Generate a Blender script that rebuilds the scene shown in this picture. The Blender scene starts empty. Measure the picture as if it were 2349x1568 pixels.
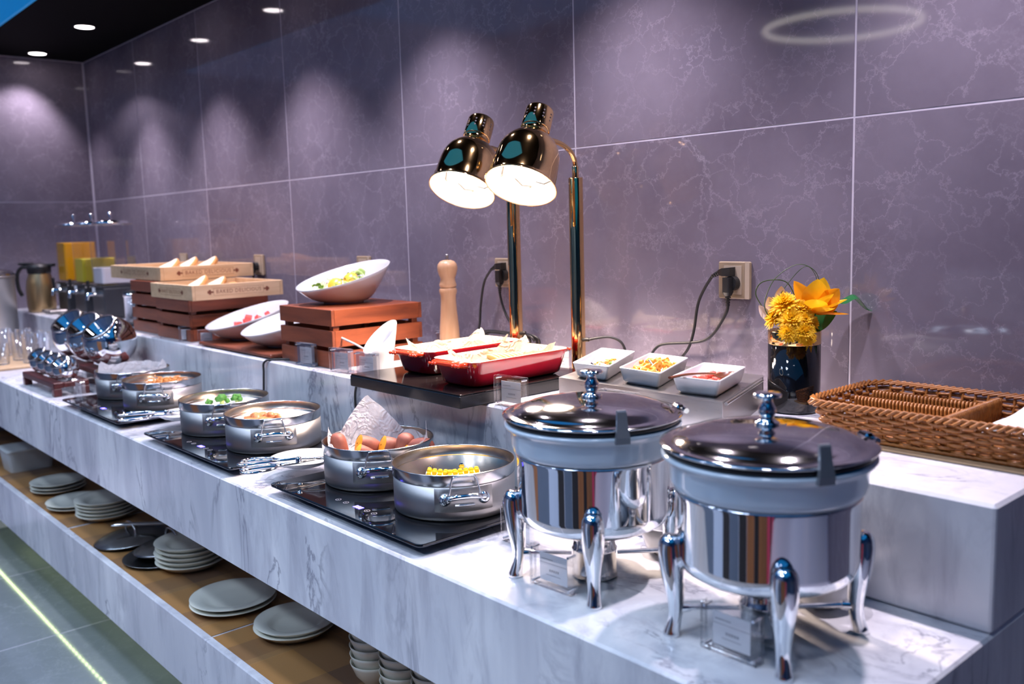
import bpy, bmesh, math, random
from mathutils import Vector, Matrix
from math import sin, cos, pi, radians, sqrt, atan2
random.seed(7)
SC = bpy.context.scene
COL = SC.collection

# ---------------------------------------------------------------- camera
cam = bpy.data.cameras.new('camera'); camo = bpy.data.objects.new('camera', cam); COL.objects.link(camo)
R_ = ((0.66331, 0.74784, -0.02735), (0.07766, -0.10513, -0.99142), (-0.7443, 0.6555, -0.12781))
camo.matrix_world = Matrix(((R_[0][0], -R_[1][0], -R_[2][0], 0.0),
                            (R_[0][1], -R_[1][1], -R_[2][1], -1.79262),
                            (R_[0][2], -R_[1][2], -R_[2][2], 1.49951), (0, 0, 0, 1)))
cam.sensor_fit = 'HORIZONTAL'; cam.sensor_width = 36.0; cam.lens = 2101.2 / 2349 * 36
cam.clip_start = 0.05; cam.clip_end = 60
cam.dof.use_dof = True; cam.dof.focus_distance = 2.0; cam.dof.aperture_fstop = 3.4
SC.camera = camo
# ---------------------------------------------------------------- view, world, light
vs = SC.view_settings; vs.view_transform = 'Standard'; vs.look = 'None'; vs.gamma = 1; vs.exposure = 0.42
vs.use_curve_mapping = False
SC.cycles.use_denoising = True
SC.cycles.max_bounces = 10; SC.cycles.transparent_max_bounces = 24
SC.cycles.sample_clamp_indirect = 4.0; SC.cycles.caustics_reflective = False; SC.cycles.caustics_refractive = False
W_ = bpy.data.worlds.new('world'); SC.world = W_; W_.use_nodes = True
W_.node_tree.nodes['Background'].inputs[0].default_value = (0.10, 0.16, 0.30, 1)
W_.node_tree.nodes['Background'].inputs[1].default_value = 0.05

SPOT_W = 58.0          # recessed ceiling spots along the wall
LAMP_W = 25.0           # each heat lamp
AISLE_FILL_W = 34.0         # each unseen fill spot added above the aisle
ROOM_W = 36.0          # each ceiling spot of the room behind the camera

def light(name, kind, loc, energy, color, size=0.05, spot=None, blend=0.3, rot=None, parent=None, sy=None):
    l = bpy.data.lights.new(name, kind); l.energy = energy; l.color = color
    if kind == 'AREA':
        l.shape = 'RECTANGLE'; l.size = size; l.size_y = sy or size
    else:
        l.shadow_soft_size = size
    if kind == 'SPOT':
        l.spot_size = radians(spot); l.spot_blend = blend
    o = bpy.data.objects.new(name, l); COL.objects.link(o); o.location = loc
    if rot: o.rotation_euler = rot
    if parent: o.parent = parent
    return o

SPOT_X = [-5.57 + 0.815 * k for k in range(7)]
SPOT_C = (0.97, 0.85, 0.98)
for x in SPOT_X:
    light('spot_light', 'SPOT', (x, -0.285, 2.482), SPOT_W * (0.4 if x < -5 else 1.0), SPOT_C, 0.028, 100, 0.6, (radians(-12), 0, 0))
for (x, y, k) in [(-5.0 + 0.95 * i, -2.0, 1.0) for i in range(5)] + [(-4.6 + 0.9 * i, -2.9, 1.15) for i in range(5)] + [(-0.80, -2.75, 1.3), (-0.45, -2.90, 0.9)]:
    light('room_spot_light', 'SPOT', (x, y, 2.98), ROOM_W * k, (0.62, 0.76, 1.0), 0.16, 116, 0.5)

for i in range(6):  # added fill row, lightens the shadows on the counter
    light('aisle_fill_light', 'SPOT', (-5.0 + 0.95 * i, -1.42, 2.98), AISLE_FILL_W, (0.80, 0.86, 1.0), 0.10, 80, 0.35)

# ---------------------------------------------------------------- materials
class NT:
    def __init__(s, name):
        s.m = bpy.data.materials.new(name); s.m.use_nodes = True; s.t = s.m.node_tree; s.n = s.t.nodes
        s.b = s.n['Principled BSDF']; s.out = s.n['Material Output']
    def new(s, typ, **k):
        n = s.n.new(typ)
        for a, v in k.items():
            if a in n.bl_rna.properties: setattr(n, a, v)
        return n
    def link(s, a, b): s.t.links.new(a, b)
    def coord(s, kind='Object', scale=(1, 1, 1), rot=(0, 0, 0), rnd=0.0, world=False):
        if world:
            g = s.new('ShaderNodeNewGeometry'); src = g.outputs['Position']
        else:
            src = s.new('ShaderNodeTexCoord').outputs[kind]
        mp = s.new('ShaderNodeMapping'); mp.inputs['Scale'].default_value = scale; mp.inputs['Rotation'].default_value = rot
        s.link(src, mp.inputs['Vector'])
        if rnd:
            oi = s.new('ShaderNodeObjectInfo'); mu = s.new('ShaderNodeMath', operation='MULTIPLY'); mu.inputs[1].default_value = rnd
            s.link(oi.outputs['Random'], mu.inputs[0]); s.link(mu.outputs[0], mp.inputs['Location'])
        return mp.outputs[0]
    def noise(s, vec, scale, detail=4, rough=0.55, dist=0.0):
        n = s.new('ShaderNodeTexNoise'); n.inputs['Scale'].default_value = scale; n.inputs['Detail'].default_value = detail
        n.inputs['Roughness'].default_value = rough; n.inputs['Distortion'].default_value = dist
        s.link(vec, n.inputs['Vector']); return n.outputs['Fac']
    def ramp(s, fac, stops):
        r = s.new('ShaderNodeValToRGB'); e = r.color_ramp.elements
        while len(e) < len(stops): e.new(0.5)
        for i, (p, c) in enumerate(stops):
            e[i].position = p; e[i].color = (c, c, c, 1) if isinstance(c, (int, float)) else tuple(c) + (1,)
        s.link(fac, r.inputs['Fac']); return r.outputs['Color']
    def mix(s, fac, a, b):
        m = s.new('ShaderNodeMixRGB')
        for i, v in ((0, fac), (1, a), (2, b)):
            if hasattr(v, 'links'): s.link(v, m.inputs[i])
            elif i == 0: m.inputs[0].default_value = v
            else: m.inputs[i].default_value = tuple(v) + (1,)
        return m.outputs[0]
    def math(s, op, a, b=0.0):
        m = s.new('ShaderNodeMath', operation=op)
        for i, v in ((0, a), (1, b)):
            if hasattr(v, 'links'): s.link(v, m.inputs[i])
            else: m.inputs[i].default_value = v
        return m.outputs[0]
    def bump(s, h, strength=0.2, dist=0.002):
        b = s.new('ShaderNodeBump'); b.inputs['Strength'].default_value = strength; b.inputs['Distance'].default_value = dist
        s.link(h, b.inputs['Height']); s.link(b.outputs[0], s.b.inputs['Normal'])

def simple(name, col, rough=0.5, metal=0.0, var=0.0, scale=30, coat=0.0, emit=None, sub=0.0, bump=0.0, spec=0.5, aniso=0.0):
    t = NT(name); b = t.b
    b.inputs['Base Color'].default_value = tuple(col) + (1,); b.inputs['Roughness'].default_value = rough
    b.inputs['Metallic'].default_value = metal; b.inputs['Coat Weight'].default_value = coat
    b.inputs['Specular IOR Level'].default_value = spec
    if aniso: b.inputs['Anisotropic'].default_value = aniso
    if var or bump:
        v = t.coord('Object'); n = t.noise(v, scale, 4)
        if var:
            c = t.mix(n, tuple(max(0, x * (1 - var)) for x in col), tuple(min(1, x * (1 + var)) for x in col)); t.link(c, b.inputs['Base Color'])
        if bump: t.bump(n, bump)
    if emit:
        b.inputs['Emission Color'].default_value = tuple(emit[0]) + (1,); b.inputs['Emission Strength'].default_value = emit[1]
    if sub:
        b.inputs['Subsurface Weight'].default_value = sub; b.inputs['Subsurface Radius'].default_value = (0.01, 0.006, 0.004)
    return t.m

def clear(name, tint=(0.93, 0.95, 0.97), rough=0.02, base=0.06, edge=0.5):
    t = NT(name); t.n.remove(t.b)
    tr = t.new('ShaderNodeBsdfTransparent'); tr.inputs[0].default_value = tint + (1,)
    gl = t.new('ShaderNodeBsdfGlossy'); gl.inputs['Roughness'].default_value = rough; gl.inputs[0].default_value = (1, 1, 1, 1)
    lw = t.new('ShaderNodeLayerWeight'); lw.inputs['Blend'].default_value = 0.25
    f = t.math('MULTIPLY', lw.outputs['Fresnel'], edge); f = t.math('ADD', f, base)
    mx = t.new('ShaderNodeMixShader'); t.link(f, mx.inputs[0]); t.link(tr.outputs[0], mx.inputs[1]); t.link(gl.outputs[0], mx.inputs[2])
    t.link(mx.outputs[0], t.out.inputs['Surface']); return t.m

def ridge(t, vec, scale, detail, width, dist=0.0, rough=0.6):
    n = t.noise(vec, scale, detail, rough, dist)
    a = t.math('ABSOLUTE', t.math('SUBTRACT', n, 0.5))
    return t.ramp(a, [(0.0, 1.0), (width, 0.0)])

def crack(t, vec, scale, nscale, amount, width):
    n = t.new('ShaderNodeTexNoise'); n.inputs['Scale'].default_value = nscale; n.inputs['Detail'].default_value = 7; n.inputs['Roughness'].default_value = 0.68
    t.link(vec, n.inputs['Vector'])
    a = t.new('ShaderNodeVectorMath', operation='SUBTRACT'); t.link(n.outputs['Color'], a.inputs[0]); a.inputs[1].default_value = (0.5, 0.5, 0.5)
    b = t.new('ShaderNodeVectorMath', operation='SCALE'); t.link(a.outputs[0], b.inputs[0]); b.inputs['Scale'].default_value = amount * 2
    c = t.new('ShaderNodeVectorMath', operation='ADD'); t.link(vec, c.inputs[0]); t.link(b.outputs[0], c.inputs[1])
    v = t.new('ShaderNodeTexVoronoi', feature='DISTANCE_TO_EDGE'); v.inputs['Scale'].default_value = scale; t.link(c.outputs[0], v.inputs['Vector'])
    return t.ramp(v.outputs['Distance'], [(0.0, 1.0), (width * .35, 0.45), (width, 0.0)])

def stone_tile(name, dark, lite, vein, rough):
    t = NT(name)
    v = t.coord('Object', rnd=37.0)
    cloud = t.ramp(t.noise(v, 2.3, 6, 0.6), [(0.32, 0.0), (0.68, 1.0)])
    col = t.mix(cloud, dark, lite)
    fine = t.ramp(t.noise(v, 26, 6, 0.7), [(0.35, 0.0), (0.7, 1.0)])
    col = t.mix(t.math('MULTIPLY', fine, 0.22), col, lite)
    mask = t.ramp(t.noise(v, 1.7, 3, 0.5), [(0.42, 0.0), (0.62, 1.0)])
    r1 = t.math('MULTIPLY', crack(t, v, 1.9, 2.4, 0.26, 0.014), mask)
    r2 = t.math('MULTIPLY', crack(t, v, 4.6, 4.0, 0.16, 0.016), t.ramp(t.noise(v, 3.1, 2), [(0.36, 0.0), (0.66, 0.8)]))
    r3 = t.math('MULTIPLY', crack(t, v, 10.0, 8.0, 0.09, 0.030), t.ramp(t.noise(v, 5.0, 2), [(0.3, 0.05), (0.7, 0.45)]))
    col = t.mix(t.math('MULTIPLY', r1, 0.38), col, vein)
    col = t.mix(t.math('MULTIPLY', r2, 0.30), col, vein)
    col = t.mix(r3, col, vein)
    t.link(col, t.b.inputs['Base Color']); t.b.inputs['Roughness'].default_value = rough
    t.b.inputs['Specular IOR Level'].default_value = 0.5
    return t.m

def marble():
    t = NT('white_marble')
    v = t.coord('Object', scale=(1.0, 1.0, 0.28), rot=(0, radians(-24), 0))
    v2 = t.coord('Object', scale=(1.1, 2.2, 0.4), rot=(0, radians(-20), radians(15)))
    broad = t.ramp(t.noise(v, 4.5, 6, 0.6, 0.4), [(0.36, 0.0), (0.6, 1.0)])
    col = t.mix(broad, (0.62, 0.63, 0.68), (0.84, 0.84, 0.86))
    v3 = t.coord('Object', scale=(1.0, 1.0, 0.16), rot=(0, radians(-14), 0))
    b2 = t.ramp(t.noise(v3, 3.4, 4, 0.5, 0.5), [(0.44, 0.0), (0.52, 1.0)])
    col = t.mix(b2, t.mix(0.55, col, (0.50, 0.50, 0.56)), col)
    st = t.ramp(t.noise(v, 15, 5, 0.65, 0.6), [(0.32, 1.0), (0.50, 0.0)])
    col = t.mix(t.math('MULTIPLY', st, 0.55), col, (0.40, 0.40, 0.46))
    dk = t.math('MULTIPLY', ridge(t, v2, 5.0, 6, 0.022, 0.9), t.ramp(t.noise(v2, 4.0, 2), [(0.44, 0.0), (0.62, 1.0)]))
    col = t.mix(t.math('MULTIPLY', dk, 0.75), col, (0.20, 0.20, 0.26))
    t.link(col, t.b.inputs['Base Color']); t.b.inputs['Roughness'].default_value = 0.16
    return t.m

def wood(name, a, b, scale=(1, 1, 1), rough=0.45, axis='Y', sc=9):
    t = NT(name)
    s = {'X': (0.12, 1, 1), 'Y': (1, 0.12, 1), 'Z': (1, 1, 0.12)}[axis]
    v = t.coord('Object', scale=s, rnd=11.0)
    g = t.ramp(t.noise(v, sc * 4, 5, 0.6, 0.5), [(0.3, 0.0), (0.7, 1.0)])
    f = t.noise(v, sc * 22, 3, 0.6)
    c = t.mix(g, a, b); c = t.mix(t.math('MULTIPLY', f, 0.35), c, a)
    t.link(c, t.b.inputs['Base Color']); t.b.inputs['Roughness'].default_value = rough
    t.bump(f, 0.08, 0.001); return t.m

def brushed(name, col, rough, dirscale=(1, 1, 60)):
    t = NT(name); t.b.inputs['Metallic'].default_value = 1.0
    v = t.coord('Object', scale=dirscale); n = t.noise(v, 20, 3, 0.6)
    t.link(t.mix(n, tuple(c * 0.88 for c in col), col), t.b.inputs['Base Color'])
    r = t.new('ShaderNodeMapRange'); r.inputs['To Min'].default_value = rough * 0.75; r.inputs['To Max'].default_value = rough * 1.3
    t.link(n, r.inputs['Value']); t.link(r.outputs[0], t.b.inputs['Roughness'])
    return t.m

def enamel():
    t = NT('red_enamel')
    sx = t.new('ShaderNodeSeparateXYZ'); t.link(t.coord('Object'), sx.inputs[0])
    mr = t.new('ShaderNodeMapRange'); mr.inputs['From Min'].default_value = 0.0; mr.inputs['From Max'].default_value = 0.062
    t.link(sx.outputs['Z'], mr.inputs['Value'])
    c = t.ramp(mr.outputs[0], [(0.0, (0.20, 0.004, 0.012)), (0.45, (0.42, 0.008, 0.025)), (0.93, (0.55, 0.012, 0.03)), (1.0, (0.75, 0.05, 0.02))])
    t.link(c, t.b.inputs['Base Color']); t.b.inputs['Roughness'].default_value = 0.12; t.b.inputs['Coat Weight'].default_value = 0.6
    n = t.noise(t.coord('Object'), 60, 2); t.bump(n, 0.06, 0.002)
    return t.m

def paper_mat(name, col, tr=0.35, rough=0.55, bump=0.7):
    t = NT(name); t.b.inputs['Base Color'].default_value = tuple(col) + (1,); t.b.inputs['Roughness'].default_value = rough
    tl = t.new('ShaderNodeBsdfTranslucent'); tl.inputs[0].default_value = tuple(col) + (1,)
    mx = t.new('ShaderNodeMixShader'); mx.inputs[0].default_value = tr
    t.link(t.b.outputs[0], mx.inputs[1]); t.link(tl.outputs[0], mx.inputs[2]); t.link(mx.outputs[0], t.out.inputs['Surface'])
    v = t.coord('Object'); n = t.noise(v, 28, 5, 0.6, 0.6); n2 = ridge(t, v, 16, 3, 0.06, 0.6)
    t.bump(t.math('ADD', n, t.math('MULTIPLY', n2, 0.5)), bump, 0.012); return t.m

def plaid():
    t = NT('brown_plaid_mat')
    v = t.coord('Object')
    sx = t.new('ShaderNodeSeparateXYZ'); t.link(v, sx.inputs[0])
    def band(ax, per, duty, off):
        a = t.math('ADD', sx.outputs[ax], off); a = t.math('DIVIDE', a, per); a = t.math('FRACT', a)
        return t.math('LESS_THAN', a, duty)
    b1 = band('X', 0.30, 0.42, 10.0); b2 = band('Y', 0.30, 0.42, 10.05)
    f = t.math('MULTIPLY', t.math('ADD', b1, b2), 0.5)
    b3 = t.math('MULTIPLY', t.math('ADD', band('X', 0.30, 0.10, 10.20), band('Y', 0.30, 0.10, 10.25)), 0.35)
    c = t.mix(f, (0.40, 0.20, 0.065), (0.17, 0.095, 0.055)); c = t.mix(b3, c, (0.48, 0.27, 0.10))
    n = t.noise(v, 300, 2); c = t.mix(t.math('MULTIPLY', n, 0.25), c, (0.13, 0.07, 0.035))
    t.link(c, t.b.inputs['Base Color']); t.b.inputs['Roughness'].default_value = 0.45; return t.m

M = {}
M['tile'] = stone_tile('grey_stone_tile', (0.158, 0.135, 0.174), (0.236, 0.208, 0.258), (0.50, 0.45, 0.52), 0.055)
M['floor_tile'] = stone_tile('floor_stone_tile', (0.20, 0.22, 0.24), (0.27, 0.29, 0.31), (0.46, 0.48, 0.50), 0.07)
M['grout'] = simple('pale_grout', (0.62, 0.58, 0.66), 0.7, var=0.08)
M['marble'] = marble()
M['black_paint'] = simple('black_ceiling_paint', (0.0018, 0.0015, 0.0018), 0.7, var=0.2, spec=0.05)
M['ivory'] = simple('ivory_porcelain', (0.80, 0.79, 0.68), 0.14, var=0.02, coat=0.3)
M['blue_glow'] = simple('blue_cove_glow', (0.02, 0.2, 0.45), 0.6, emit=((0.003, 0.085, 0.22), 1.0), var=0.05)  # emission stands in for cove LED light on high ceiling and fascia
M['room_wall'] = simple('room_wall_paint', (0.03, 0.07, 0.15), 0.5, var=0.1)
M['reflect_brown'] = wood('brown_reflect', (0.17, 0.075, 0.03), (0.30, 0.14, 0.06), axis='Z')
M['room_dark'] = simple('room_dark_panel', (0.012, 0.013, 0.018), 0.35, var=0.1)
M['reflect_pink'] = simple('pink_reflect', (0.62, 0.06, 0.14), 0.7, var=0.1)
M['reflect_grey'] = simple('blue_grey_reflect', (0.07, 0.11, 0.18), 0.4, var=0.1)
M['room_pale'] = simple('pale_blue_panel', (0.30, 0.42, 0.60), 0.5, var=0.05)
M['chrome'] = simple('polished_chrome', (0.86, 0.87, 0.89), 0.045, 1.0, var=0.03)
M['steel'] = brushed('brushed_steel', (0.46, 0.44, 0.43), 0.40)
M['steel'].node_tree.nodes['Principled BSDF'].inputs['Anisotropic'].default_value = 0.6
M['steel_inner'] = simple('steel_inside', (0.60, 0.50, 0.40), 0.26, 1.0, var=0.05)
M['edge_metal'] = simple('dark_edge_metal', (0.10, 0.11, 0.14), 0.3, 0.7, var=0.1)
M['riser_steel'] = brushed('brushed_riser_steel', (0.74, 0.72, 0.71), 0.30)
M['steel_band'] = simple('polished_steel_band', (0.56, 0.54, 0.53), 0.18, 1.0, var=0.04)
M['mirror_steel'] = simple('mirror_steel', (0.72, 0.71, 0.71), 0.07, 1.0, var=0.04, scale=8)
M['brass'] = simple('polished_gold_brass', (0.96, 0.63, 0.29), 0.06, 1.0, var=0.04)
M['black_glass'] = simple('black_glass', (0.004, 0.0045, 0.006), 0.035, 0.0, var=0.2, coat=0.3)
M['dark_plastic'] = simple('dark_plastic', (0.03, 0.033, 0.04), 0.35, var=0.15)
M['grey_tab'] = simple('dark_grey_tab', (0.22, 0.24, 0.27), 0.32, 0.5, var=0.1)
M['black_stone'] = simple('black_stone_plate', (0.010, 0.007, 0.007), 0.10, var=0.6, scale=700)
M['black_edge'] = simple('black_metal_edge', (0.03, 0.03, 0.033), 0.2, 0.5, var=0.1)
M['porcelain'] = simple('white_porcelain', (0.68, 0.68, 0.69), 0.10, var=0.02, coat=0.3)
M['blue_porcelain'] = simple('pale_blue_porcelain', (0.68, 0.80, 0.90), 0.10, var=0.02, coat=0.3)
M['cream_enamel'] = simple('cream_enamel', (0.60, 0.51, 0.37), 0.16, var=0.04, coat=0.3)
M['red_enamel'] = enamel()
M['red_handle'] = simple('orange_red_enamel', (0.72, 0.045, 0.012), 0.13, var=0.1, coat=0.5)
M['parchment'] = paper_mat('parchment_paper', (0.60, 0.52, 0.43), 0.3)
M['white_paper'] = paper_mat('white_baking_paper', (0.78, 0.78, 0.80))
M['mahogany'] = wood('mahogany_wood', (0.15, 0.032, 0.012), (0.36, 0.085, 0.028), rough=0.4, axis='Y')
M['mahogany_x'] = wood('mahogany_wood_across', (0.14, 0.034, 0.014), (0.30, 0.075, 0.03), rough=0.4, axis='X')
M['rosewood'] = wood('dark_rosewood', (0.05, 0.010, 0.010), (0.14, 0.03, 0.025), rough=0.3, axis='X')
M['pine'] = wood('pale_pine_wood', (0.58, 0.37, 0.20), (0.74, 0.53, 0.32), rough=0.55, axis='Y')
M['beech'] = wood('beech_wood', (0.60, 0.33, 0.17), (0.74, 0.46, 0.27), rough=0.35, axis='Z')
M['bamboo'] = wood('bamboo_board', (0.50, 0.32, 0.17), (0.64, 0.44, 0.26), rough=0.5, axis='X')
M['ink'] = simple('brown_print', (0.20, 0.06, 0.03), 0.7, var=0.1)
M['grey_ink'] = simple('grey_print', (0.36, 0.35, 0.38), 0.7, var=0.05)
M['dark_ink'] = simple('dark_print', (0.05, 0.04, 0.05), 0.7, var=0.05)
M['acrylic'] = clear('clear_acrylic', (0.99, 0.99, 0.995), 0.05, 0.035, 0.5)
M['glass'] = clear('clear_glass', (0.93, 0.95, 0.98), 0.02, 0.05, 0.6)
M['tank'] = clear('clear_tank', (0.97, 0.97, 0.98), 0.05, 0.05, 0.3)
M['card'] = simple('white_card', (0.90, 0.89, 0.91), 0.6, var=0.02)
M['rubber'] = simple('black_rubber', (0.012, 0.012, 0.013), 0.45, var=0.15)
M['socket'] = simple('champagne_plastic', (0.36, 0.27, 0.175), 0.32, var=0.05)
M['socket_in'] = simple('beige_plastic', (0.52, 0.42, 0.31), 0.35, var=0.04)
M['wicker'] = wood('wicker_strand', (0.20, 0.066, 0.012), (0.44, 0.175, 0.042), rough=0.32, axis='X', sc=20)
M['black_vase'] = simple('black_glazed_ceramic', (0.006, 0.006, 0.007), 0.05, var=0.2, coat=0.5)
M['mum'] = paper_mat('yellow_petal', (0.92, 0.58, 0.012), 0.35, 0.6, 0.05)
M['mag'] = paper_mat('golden_petal', (0.95, 0.58, 0.015), 0.45, 0.5, 0.05)
M['mag_o'] = paper_mat('orange_petal', (0.95, 0.40, 0.012), 0.45, 0.5, 0.05)
M['white_petal'] = simple('white_petal', (0.82, 0.78, 0.80), 0.55, var=0.05, sub=0.1)
M['leaf'] = simple('dark_green_leaf', (0.012, 0.11, 0.03), 0.22, var=0.25, scale=20)
M['grass'] = simple('dark_grass_blade', (0.03, 0.06, 0.012), 0.4, var=0.2)
M['stemwood'] = simple('pale_twig', (0.55, 0.26, 0.13), 0.6, var=0.1)
M['bulb'] = simple('heat_bulb_glow', (1, 1, 1), 0.4, emit=((1.0, 0.88, 0.74), 7.0), var=0.01)
M['shade_in'] = simple('white_shade_lining', (0.80, 0.77, 0.72), 0.30, var=0.02)
M['down_glow'] = simple('downlight_glow', (1, 1, 1), 0.4, emit=((1.0, 0.88, 0.92), 9.0), var=0.01)
M['ring_glow'] = simple('ring_lamp_glow', (1, 1, 1), 0.4, emit=((1.0, 0.9, 0.8), 3.5), var=0.01)
M['led'] = simple('green_led_glow', (1, 1, 1), 0.4, emit=((0.80, 1.0, 0.42), 13.0), var=0.01)
M['blue_led'] = simple('blue_display_glow', (0.1, 0.1, 0.4), 0.4, emit=((0.08, 0.06, 1.0), 9.0), var=0.01)
M['warn'] = simple('yellow_sticker', (0.85, 0.58, 0.01), 0.4, var=0.03)
M['plaid'] = plaid()
M['potato_skin'] = simple('sweet_potato_skin', (0.22, 0.058, 0.035), 0.6, var=0.4, scale=50, bump=0.3)
M['potato_flesh'] = simple('sweet_potato_flesh', (0.86, 0.30, 0.012), 0.5, var=0.15, scale=60, sub=0.1)
M['corn'] = simple('corn_kernel', (0.92, 0.62, 0.02), 0.25, var=0.15, scale=50, sub=0.1)
M['broth'] = simple('golden_broth', (0.90, 0.48, 0.02), 0.25, var=0.1)
M['noodle'] = simple('fried_noodle', (0.72, 0.30, 0.07), 0.4, var=0.3, scale=80)
M['meat'] = simple('braised_meat', (0.55, 0.20, 0.07), 0.35, var=0.35, scale=60, bump=0.3)
M['broccoli'] = simple('broccoli_green', (0.06, 0.22, 0.03), 0.6, var=0.45, scale=160, bump=0.5)
M['bread'] = simple('bread_crumb', (0.86, 0.72, 0.52), 0.85, var=0.06, scale=140, bump=0.3)
M['crust'] = simple('bread_crust', (0.62, 0.28, 0.08), 0.7, var=0.15)
M['lettuce'] = simple('pale_lettuce', (0.50, 0.66, 0.20), 0.45, var=0.3, scale=40, sub=0.1)
M['onion'] = simple('pink_onion', (0.75, 0.35, 0.55), 0.4, var=0.2)
M['orange'] = simple('orange_slice', (0.92, 0.48, 0.03), 0.35, var=0.2, scale=60)
M['melon'] = simple('watermelon_red', (0.85, 0.09, 0.07), 0.3, var=0.15, scale=50)
M['nut'] = simple('red_peanut', (0.62, 0.11, 0.07), 0.4, var=0.25, scale=60)
M['macaroni'] = simple('golden_macaroni', (0.80, 0.40, 0.06), 0.3, var=0.25, scale=40)
M['pickle'] = simple('pale_pickle', (0.80, 0.76, 0.60), 0.35, var=0.15)
M['pickle_g'] = simple('green_pickle', (0.16, 0.26, 0.05), 0.4, var=0.3)
M['carrot'] = simple('carrot_orange', (0.85, 0.28, 0.03), 0.4, var=0.15)
M['cutlet'] = simple('baked_potato_slices', (0.72, 0.55, 0.20), 0.5, var=0.2, scale=50, bump=0.3)
M['nugget'] = simple('fried_nugget', (0.75, 0.26, 0.04), 0.5, var=0.25, bump=0.3)
M['spoon_wood'] = wood('dark_spoon_wood', (0.13, 0.035, 0.015), (0.26, 0.075, 0.03), rough=0.3, axis='Y')
M['juice_o'] = simple('orange_juice', (0.95, 0.43, 0.012), 0.3, var=0.03, sub=0.1)
M['juice_y'] = simple('yellow_juice', (0.80, 0.64, 0.03), 0.3, var=0.03, sub=0.1)
M['milk'] = simple('white_milk', (0.80, 0.78, 0.82), 0.3, var=0.02)
M['gold_flask'] = simple('brushed_gold_flask', (0.60, 0.43, 0.22), 0.32, 0.9, var=0.06)
M['frosted'] = simple('frosted_plastic', (0.60, 0.62, 0.60), 0.45, var=0.03)
M['pan_dark'] = brushed('dark_steel_lid', (0.34, 0.35, 0.35), 0.22)
# ---------------------------------------------------------------- geometry helpers
class MB:
    """collects polygons for ONE mesh object"""
    def __init__(s): s.v = []; s.f = []; s.m = []; s.s = []; s.x = Matrix.Identity(4)
    def add(s, vs_, fs, m=0, smooth=True):
        b = len(s.v); s.v += [s.x @ Vector(p) for p in vs_]
        for f in fs: s.f.append([i + b for i in f]); s.m.append(m); s.s.append(smooth)
        return s
    def loft(s, rings, cap0=True, cap1=True, m=0, smooth=True, closed=True):
        n = len(rings[0]); vs_ = [p for r in rings for p in r]; fs = []
        for i in range(len(rings) - 1):
            for j in range(n if closed else n - 1):
                k = (j + 1) % n; fs.append((i * n + j, i * n + k, (i + 1) * n + k, (i + 1) * n + j))
        s.add(vs_, fs, m, smooth)
        if cap0: s.add(rings[0], [tuple(range(n - 1, -1, -1))], m, False)
        if cap1: s.add(rings[-1], [tuple(range(n))], m, False)
        return s
    def box(s, x0, x1, y0, y1, z0, z1, bev=0.0, m=0, rc=None, seg=2):
        rc = bev if rc is None else rc
        if bev <= 0 and rc <= 0:
            v = [(x, y, z) for z in (z0, z1) for y in (y0, y1) for x in (x0, x1)]
            return s.add(v, [(0, 2, 3, 1), (4, 5, 7, 6), (0, 1, 5, 4), (2, 6, 7, 3), (0, 4, 6, 2), (1, 3, 7, 5)], m, False)
        rings = []
        for (d, z) in ([(bev, z0), (0, z0 + bev), (0, z1 - bev), (bev, z1)] if bev > 0 else [(0, z0), (0, z1)]):
            rings.append(rrect(x0 + d, x1 - d, y0 + d, y1 - d, max(rc - d, 0.0004), z, seg))
        return s.loft(rings, m=m, smooth=False)
    def lathe(s, prof, n=32, c=(0, 0, 0), m=0, smooth=True, cap0=False, cap1=False):
        rings = [[(c[0] + r * cos(2 * pi * j / n), c[1] + r * sin(2 * pi * j / n), c[2] + z) for j in range(n)] for (r, z) in prof]
        return s.loft(rings, cap0, cap1, m, smooth)
    def tube(s, pts, r, n=8, m=0, closed=False, cap=True, flat=None):
        P = [Vector(p) for p in pts]; k = len(P); rings = []
        rr = r if isinstance(r, (list, tuple)) else [r] * k
        up = None
        for i in range(k):
            a = P[(i - 1) % k] if (closed or i > 0) else P[i]; b = P[(i + 1) % k] if (closed or i < k - 1) else P[i]
            t = (b - a).normalized()
            if up is None:
                up = Vector((0, 0, 1)) if abs(t.z) < 0.9 else Vector((1, 0, 0))
            u = up - t * up.dot(t)
            if u.length < 1e-6: u = t.orthogonal()
            u.normalize(); up = u; w = t.cross(u)
            fu, fw = (flat or (1, 1))
            rings.append([P[i] + u * (rr[i] * fu * cos(2 * pi * j / n)) + w * (rr[i] * fw * sin(2 * pi * j / n)) for j in range(n)])
        if closed: rings.append(rings[0])
        return s.loft(rings, cap and not closed, cap and not closed, m)
    def ball(s, c, r, n=12, k=8, m=0, sc=(1, 1, 1), jit=0.0):
        rings = []
        for i in range(1, k):
            a = pi * i / k
            rings.append([(c[0] + r * sc[0] * sin(a) * cos(2 * pi * j / n) * (1 + random.uniform(-jit, jit)), c[1] + r * sc[1] * sin(a) * sin(2 * pi * j / n) * (1 + random.uniform(-jit, jit)), c[2] - r * sc[2] * cos(a)) for j in range(n)])
        return s.loft(rings, True, True, m)
    def grid(s, fn, nu, nv, m=0):
        vs_ = [fn(i / nu, j / nv) for j in range(nv + 1) for i in range(nu + 1)]
        fs = [(j * (nu + 1) + i, j * (nu + 1) + i + 1, (j + 1) * (nu + 1) + i + 1, (j + 1) * (nu + 1) + i) for j in range(nv) for i in range(nu)]
        return s.add(vs_, fs, m)
    def mesh(s, name, mats):
        me = bpy.data.meshes.new(name); me.from_pydata([tuple(p) for p in s.v], [], s.f)
        for mm in (mats if isinstance(mats, (list, tuple)) else [mats]): me.materials.append(M[mm])
        me.polygons.foreach_set('material_index', s.m); me.polygons.foreach_set('use_smooth', s.s)
        me.update(); return me

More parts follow.
